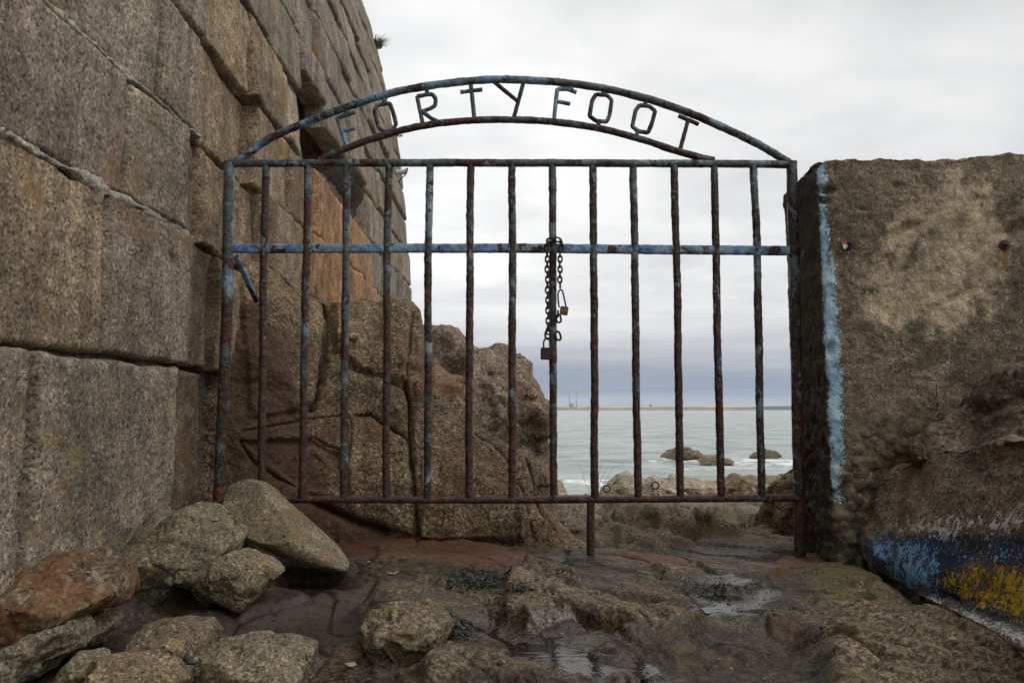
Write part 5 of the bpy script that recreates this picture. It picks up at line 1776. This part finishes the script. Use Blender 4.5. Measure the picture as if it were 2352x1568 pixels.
def build_leaf_litter():
    m, g, b, p, nrm = new_mat('dead_leaf')
    n = g.noise(p, 150, 3, .6)
    g.link(g.mix(n, (.24, .17, .09), (.46, .36, .22)), b.inputs['Base Color'])
    b.inputs['Roughness'].default_value = .7
    for i, (px, py, s, lab) in enumerate(((800, 1533, .016, 'pale dead leaf at the bottom, left of centre'), (848, 1295, .014, 'pale dead leaf right of the tilted slab\'s tip'),
                                          (904, 1320, .017, 'tan dead leaf left of the dark seaweed'), (2192, 1482, .012, 'white scrap of leaf below the painted boulder'))):
        q = hit(px, py)
        z = max(ground_at(q[0] + a, q[1] + c) for a in (-.01, 0, .01) for c in (-.01, 0, .01))
        bm = bmesh.new()
        top = []
        for k in range(9):
            t = k / 8 * 2 * math.pi
            rr = s * (1 + .25 * math.sin(3 * t + i) + .1 * math.cos(5 * t))
            top.append(bm.verts.new((rr * math.cos(t + .1), rr * .62 * math.sin(t), .004 + .003 * math.sin(2 * t + i))) if k < 8 else None)
        top = [v for v in top if v]
        cv = bm.verts.new((0, 0, .002))
        for k in range(len(top)):
            bm.faces.new((cv, top[k], top[(k + 1) % len(top)]))
        geom = bmesh.ops.extrude_face_region(bm, geom=list(bm.faces))
        bmesh.ops.translate(bm, verts=[v for v in geom['geom'] if isinstance(v, bmesh.types.BMVert)], vec=(0, 0, .0012))
        bmesh.ops.recalc_face_normals(bm, faces=bm.faces)
        me = bpy.data.meshes.new('fallen_leaf')
        bm.to_mesh(me)
        bm.free()
        obj('fallen_leaf', me, m, label=lab, cat='leaf', group='dead leaves on the path', loc=(q[0], q[1], z + .001), rot=(.15 * (i % 2), .1, i * 1.7))


build_leaf_litter()


def build_pebbles():
    """loose gravel in the lower left corner"""
    r = np.random.default_rng(9)
    D, F0 = ico(2)
    Vs, Fs, off = [], [], 0
    poly = np.array([(380, 1500), (470, 1500), (560, 1568), (640, 1600), (420, 1620), (300, 1545)], float)
    k = 0
    while k < 330:
        px, py = r.uniform(290, 650), r.uniform(1495, 1620)
        if poly_sd(np.array([[px, py]]), poly)[0] < 0 and r.random() > .12:
            continue
        q = on_ground(px, py, -.03)
        z = ground_at(q[0], q[1])
        s = r.uniform(.003, .010) * (1.7 if r.random() < .12 else 1)
        ax = s * np.array([r.uniform(.8, 1.4), r.uniform(.8, 1.3), r.uniform(.5, .8)])
        V = D * ax
        V = V * (1 + .18 * fbm(D * 1.6, 2, seed=k))[:, None]
        a = r.uniform(0, 6.28)
        V = np.stack([V[:, 0] * math.cos(a) - V[:, 1] * math.sin(a), V[:, 0] * math.sin(a) + V[:, 1] * math.cos(a), V[:, 2]], -1)
        Vs.append(V + np.array([q[0], q[1], z + ax[2] * .5]))
        Fs.append(F0 + off)
        off += len(D)
        k += 1
    m, g, b, p, nrm = new_mat('pebble_stone')
    c = g.voronoi(p, 70, out=1)
    sep = g.new('ShaderNodeSeparateColor')
    g.link(c, sep.inputs[0])
    g.link(g.ramp(sep.outputs[0], [(0, (.03, .024, .018)), (.6, (.10, .085, .065)), (1, (.26, .23, .18))]), b.inputs['Base Color'])
    b.inputs['Roughness'].default_value = .7
    obj('pebbles', mesh_np('pebbles', np.concatenate(Vs), np.concatenate(Fs)), m, label='loose small pebbles in the lower left corner', cat='pebbles', kind='stuff')


build_pebbles()


def build_grit():
    r = np.random.default_rng(19)
    D, F0 = ico(1)
    n = 1500
    x, y = r.uniform(-.95, 1.15, n), 1.35 + 2.1 * r.random(n) ** 1.2
    z = ground_lookup(x, y)
    keep = fbm(np.stack([x * 2.5, y * 2.5, 0 * x], -1), 2, seed=55) + r.normal(0, .25, n) > 0
    Vs, Fs, off = [], [], 0
    for xx, yy, zz in zip(x[keep], y[keep], z[keep]):
        sz = r.uniform(.0014, .0042) * (2.2 if r.random() < .06 else 1)
        V = D * sz * np.array([r.uniform(.8, 1.5), r.uniform(.8, 1.5), r.uniform(.5, .9)]) * r.uniform(.7, 1.2, (len(D), 1))
        Vs.append(V + np.array([xx, yy, zz + sz * .3]))
        Fs.append(F0 + off)
        off += len(D)
    obj('grit', mesh_np('grit', np.concatenate(Vs), np.concatenate(Fs), False), bpy.data.materials['pebble_stone'], label='scattered grit and stone chips on the path', cat='grit', kind='stuff')


build_grit()


def build_seaweed():
    """dark leathery weed lying on the wet rock"""
    r = np.random.default_rng(15)
    m, g, b, p, nrm = new_mat('seaweed')
    n = g.noise(p, 90, 3, .6)
    g.link(g.ramp(n, [(.35, (.008, .010, .007)), (.55, (.030, .036, .024)), (.7, (.085, .10, .065))]), b.inputs['Base Color'])
    b.inputs['Roughness'].default_value = .32
    for (cx, cy, rx, ry, cnt, lab) in ((1100, 1335, 80, 24, 300, 'dark green seaweed heap on the wet rock in mid path'),
                                       (1040, 1430, 45, 22, 150, 'black wet weed right of the mossy hump'),
                                       (1180, 1390, 60, 8, 70, 'thin strand line of weed above the puddle'),
                                       (1620, 1350, 60, 12, 90, 'scrap of weed beside the right puddle')):
        Vs, Fs, off = [], [], 0
        for _ in range(cnt):
            px, py = r.normal(cx, rx * .5), r.normal(cy, ry * .5)
            q = on_ground(px, py, 0)
            a = r.uniform(0, 6.28)
            pts = []
            L = r.uniform(.015, .05)
            zz = ground_at(q[0], q[1])
            for k in range(5):
                t = k / 4
                pts.append((q[0] + L * t * math.cos(a + t * 1.2), q[1] + L * t * math.sin(a + t * 1.2)))
            z = ground_lookup(np.array([v[0] for v in pts]), np.array([v[1] for v in pts]))
            if np.ptp(z) > .02:
                continue
            w = r.uniform(.0015, .004)
            lift = r.uniform(.001, .012)
            sx, sy = -math.sin(a) * w, math.cos(a) * w
            P = []
            for k, (v, zk) in enumerate(zip(pts, z)):
                h = zk + .003 + lift * math.sin(k / 4 * math.pi)
                P += [(v[0] - sx, v[1] - sy, h), (v[0] + sx, v[1] + sy, h + .002 * math.sin(k * 2))]
            Vs.append(np.array(P))
            Fs += [[off + 2 * k, off + 2 * k + 1, off + 2 * k + 3, off + 2 * k + 2] for k in range(4)]
            off += 10
        obj('seaweed', mesh_np('seaweed', np.concatenate(Vs), np.array(Fs, np.int32)), m, label=lab, cat='seaweed', kind='stuff')


build_seaweed()


# ------------------------------------------------------------------ pipe and mooring rings
def build_small():
    m, g, b, p, nrm = new_mat('white_plastic')
    b.inputs['Base Color'].default_value = (.55, .55, .52, 1)
    b.inputs['Roughness'].default_value = .5
    mk, g, b, p, nrm = new_mat('black_cable')
    b.inputs['Base Color'].default_value = (.015, .015, .016, 1)
    a = at_y(900., 400., 8.2)
    e = at_y(934., 394., 8.2)
    root = obj('drain_pipe', None, label='short white pipe sticking out of the wall\'s far edge', cat='pipe', loc=a)
    V, F = tri_clean(*tube(np.array([a - [.1, 0, 0], e]) - a, .028, None, 14, .02))
    obj('pipe', mesh_np('pipe', V, F), m, parent=root)
    pts = np.array([e + [-.02, 0, .02], e + [.02, -.02, .04], e + [.0, -.03, -.04], e + [-.06, -.03, -.09], e + [-.12, 0, -.22]]) - a
    V, F = tri_clean(*tube(pts, .006, None, 6, .02))
    obj('cable', mesh_np('cable', V, F), mk, parent=root)
    for (px, py, Y, lab) in ((1394, 1122, 7.7, 'rusty ring on the low end of the tallest shore rock'), (1505, 1114, 6.95, 'rusty ring on the creased shore rock')):
        c = at_y(float(px), float(py), Y)
        th = np.linspace(0, 2 * math.pi, 25)
        pts = np.stack([.032 * np.cos(th), .010 * np.sin(th), .032 * np.sin(th)], -1)
        V, F = tri_clean(*tube(pts, .007, None, 8, .01))
        obj('mooring_ring', mesh_np('mooring_ring', V, F), M['bolt'], label=lab, cat='ring', group='mooring rings', loc=c)


build_small()


# ------------------------------------------------------------------ far shore
def build_far():
    def flat(name, c, r=.9):
        m, g, b, p, nrm = new_mat(name)
        n = g.noise(p, .02, 4, .6)
        g.link(g.mix(1.0, c, g.ramp(n, [(.3, .75), (.7, 1.2)]), 'MULTIPLY'), b.inputs['Base Color'])
        b.inputs['Roughness'].default_value = r
        return m
    sand = flat('dune_sand', (.30, .24, .16))
    hillm = flat('far_hills', (.07, .09, .12))
    red = flat('chimney_red', (.34, .07, .05))
    white = flat('chimney_white', (.72, .72, .72))
    conc = flat('chimney_concrete', (.34, .30, .27))
    steel = flat('station_steel', (.28, .36, .42))
    shed = flat('shed_white', (.62, .63, .65))

    def ridge(name, x0, x1, Y, dep, hfun, m, n=240, **kw):
        xs = np.linspace(x0, x1, n) * Y
        h = hfun(xs)
        prof = [(-dep, -2), (-dep * .6, .35), (-dep * .2, .85), (0, 1), (dep, -2)]
        V = np.array([[(x, Y + py, SEA_Z + (hh * pz if pz > 0 else pz)) for (py, pz) in prof] for x, hh in zip(xs, h)]).reshape(-1, 3)
        return obj(name, mesh_np(name, V, grid_faces(n, 5)), m, **kw)
    sx = lambda x: (x - 1176) / FD
    ridge('sand_spit', -.75, sx(1744), 3600, 60, lambda x: np.maximum(.5, (12.0 + 2.5 * fbm(np.stack([x * .004, 0 * x, 0 * x], -1), 4, seed=91)) * ss(sx(1746) * 3600, sx(1725) * 3600, x)),
          sand, kind='structure')
    ridge('far_hills', -.8, .8, 9800, 300, lambda x: 34 + 12 * fbm(np.stack([x * .0012, 0 * x, 0 * x], -1), 5, seed=92) + 14 * ss(.28, .33, x / 9800), hillm, n=500, kind='structure')

    def cyl(r0, r1, z0, z1, seg=16):
        th = np.linspace(0, 2 * math.pi, seg, endpoint=False)
        V = np.array([[r * math.cos(t), r * math.sin(t), z] for t in th for (r, z) in ((r0, z0), (r1, z1))])
        F = np.array([[2 * k, 2 * ((k + 1) % seg), 2 * ((k + 1) % seg) + 1, 2 * k + 1] for k in range(seg)], np.int32)
        top = np.array([[2 * k + 1 for k in (0, 4, 8, 12)], [1, 3, 5, 9], [9, 11, 15, 17], [17, 19, 21, 25], [25, 27, 31, 1]], np.int32)
        return V, np.concatenate([F, top])
    for (px, top, lab) in ((1308, 897, 'left red and white striped power station chimney on the horizon'), (1323.5, 895, 'right red and white striped power station chimney on the horizon')):
        Y = 8400.0
        H = .55 + (941 - top) / FD * Y - SEA_Z
        c = (sx(px) * Y, Y, SEA_Z)
        root = obj('striped_chimney', None, label=lab, cat='chimney', group='power station chimneys', loc=c)
        rad = lambda z: 7.2 - 2.4 * z / H
        V, F = cyl(rad(0), rad(H * .5), 0, H * .5)
        obj('shaft', mesh_np('shaft', V, F), conc, parent=root)
        nb = 10
        for k in range(nb):
            z0, z1 = H * (.5 + .5 * k / nb), H * (.5 + .5 * (k + 1) / nb)
            V, F = cyl(rad(z0), rad(z1), z0, z1)
            obj('band', mesh_np('band', V, F), white if k % 2 == 0 else red, parent=root)

    def block(px0, px1, ytop, Y, dep, m, name, label, roof=0.0):
        x0, x1 = sx(px0) * Y, sx(px1) * Y
        h = .55 + (941 - ytop) / FD * Y - SEA_Z
        c = np.array([(x0 + x1) / 2, Y, SEA_Z])
        w = (x1 - x0) / 2
        root = obj(name, None, label=label, cat='building', group='buildings on the far shore', loc=c)
        V = np.array([(sx_ * w, sy * dep, z) for sx_, sy in ((-1, -1), (1, -1), (1, 1), (-1, 1)) for z in (0, h)])
        F = np.array([[0, 2, 3, 1], [2, 4, 5, 3], [4, 6, 7, 5], [6, 0, 1, 7]], np.int32)
        obj('wall', mesh_np('wall', V, F, False), m, parent=root)
        e = 1.04
        V = np.array([(-w * e, -dep * e, h), (w * e, -dep * e, h), (w * e, dep * e, h), (-w * e, dep * e, h), (-w * e, 0, h + 4 + roof), (w * e, 0, h + 4 + roof)])
        F = np.array([[0, 1, 5, 4], [2, 3, 4, 5], [0, 4, 3, 3], [1, 2, 5, 5]], np.int32)
        V, F = tri_clean(V, F)
        obj('roof', mesh_np('roof', V, F, False), steel, parent=root)
    block(1307, 1317, 927, 8420, 30, steel, 'power_station', 'blue-grey power station block between the two far chimneys')
    block(1283, 1294, 934.5, 8300, 30, shed, 'port_shed', 'low white shed left of the power station')
    block(1295, 1306, 933.5, 8350, 30, shed, 'port_shed', 'white shed touching the power station\'s left side')
    block(1325, 1350, 935.5, 8300, 30, shed, 'port_shed', 'long white shed right of the chimneys')
    block(1351, 1356, 934, 8300, 20, steel, 'port_shed', 'small grey-blue building past the long white shed')
    block(1491, 1495, 929, 9000, 20, steel, 'water_tower', 'tiny tower on the skyline right of centre')


build_far()


# ------------------------------------------------------------------ sea air
def build_haze():
    m = bpy.data.materials.new('haze')
    m.use_nodes = True
    g = Nodes(m.node_tree)
    out = g.new('ShaderNodeOutputMaterial')
    v = g.new('ShaderNodeVolumePrincipled')
    v.inputs['Color'].default_value = (0.80, 0.87, 0.96, 1)
    v.inputs['Density'].default_value = 1.8e-5
    g.link(v.outputs[0], out.inputs['Volume'])
    bm = bmesh.new()
    bmesh.ops.create_cube(bm, size=1.0)
    for w in bm.verts:
        w.co.x *= 40000
        w.co.y = -300 if w.co.y < 0 else 17000
        w.co.z = -8 if w.co.z < 0 else 240
    me = bpy.data.meshes.new('haze')
    bm.to_mesh(me)
    bm.free()
    obj('haze', me, m, kind='stuff')


build_haze()
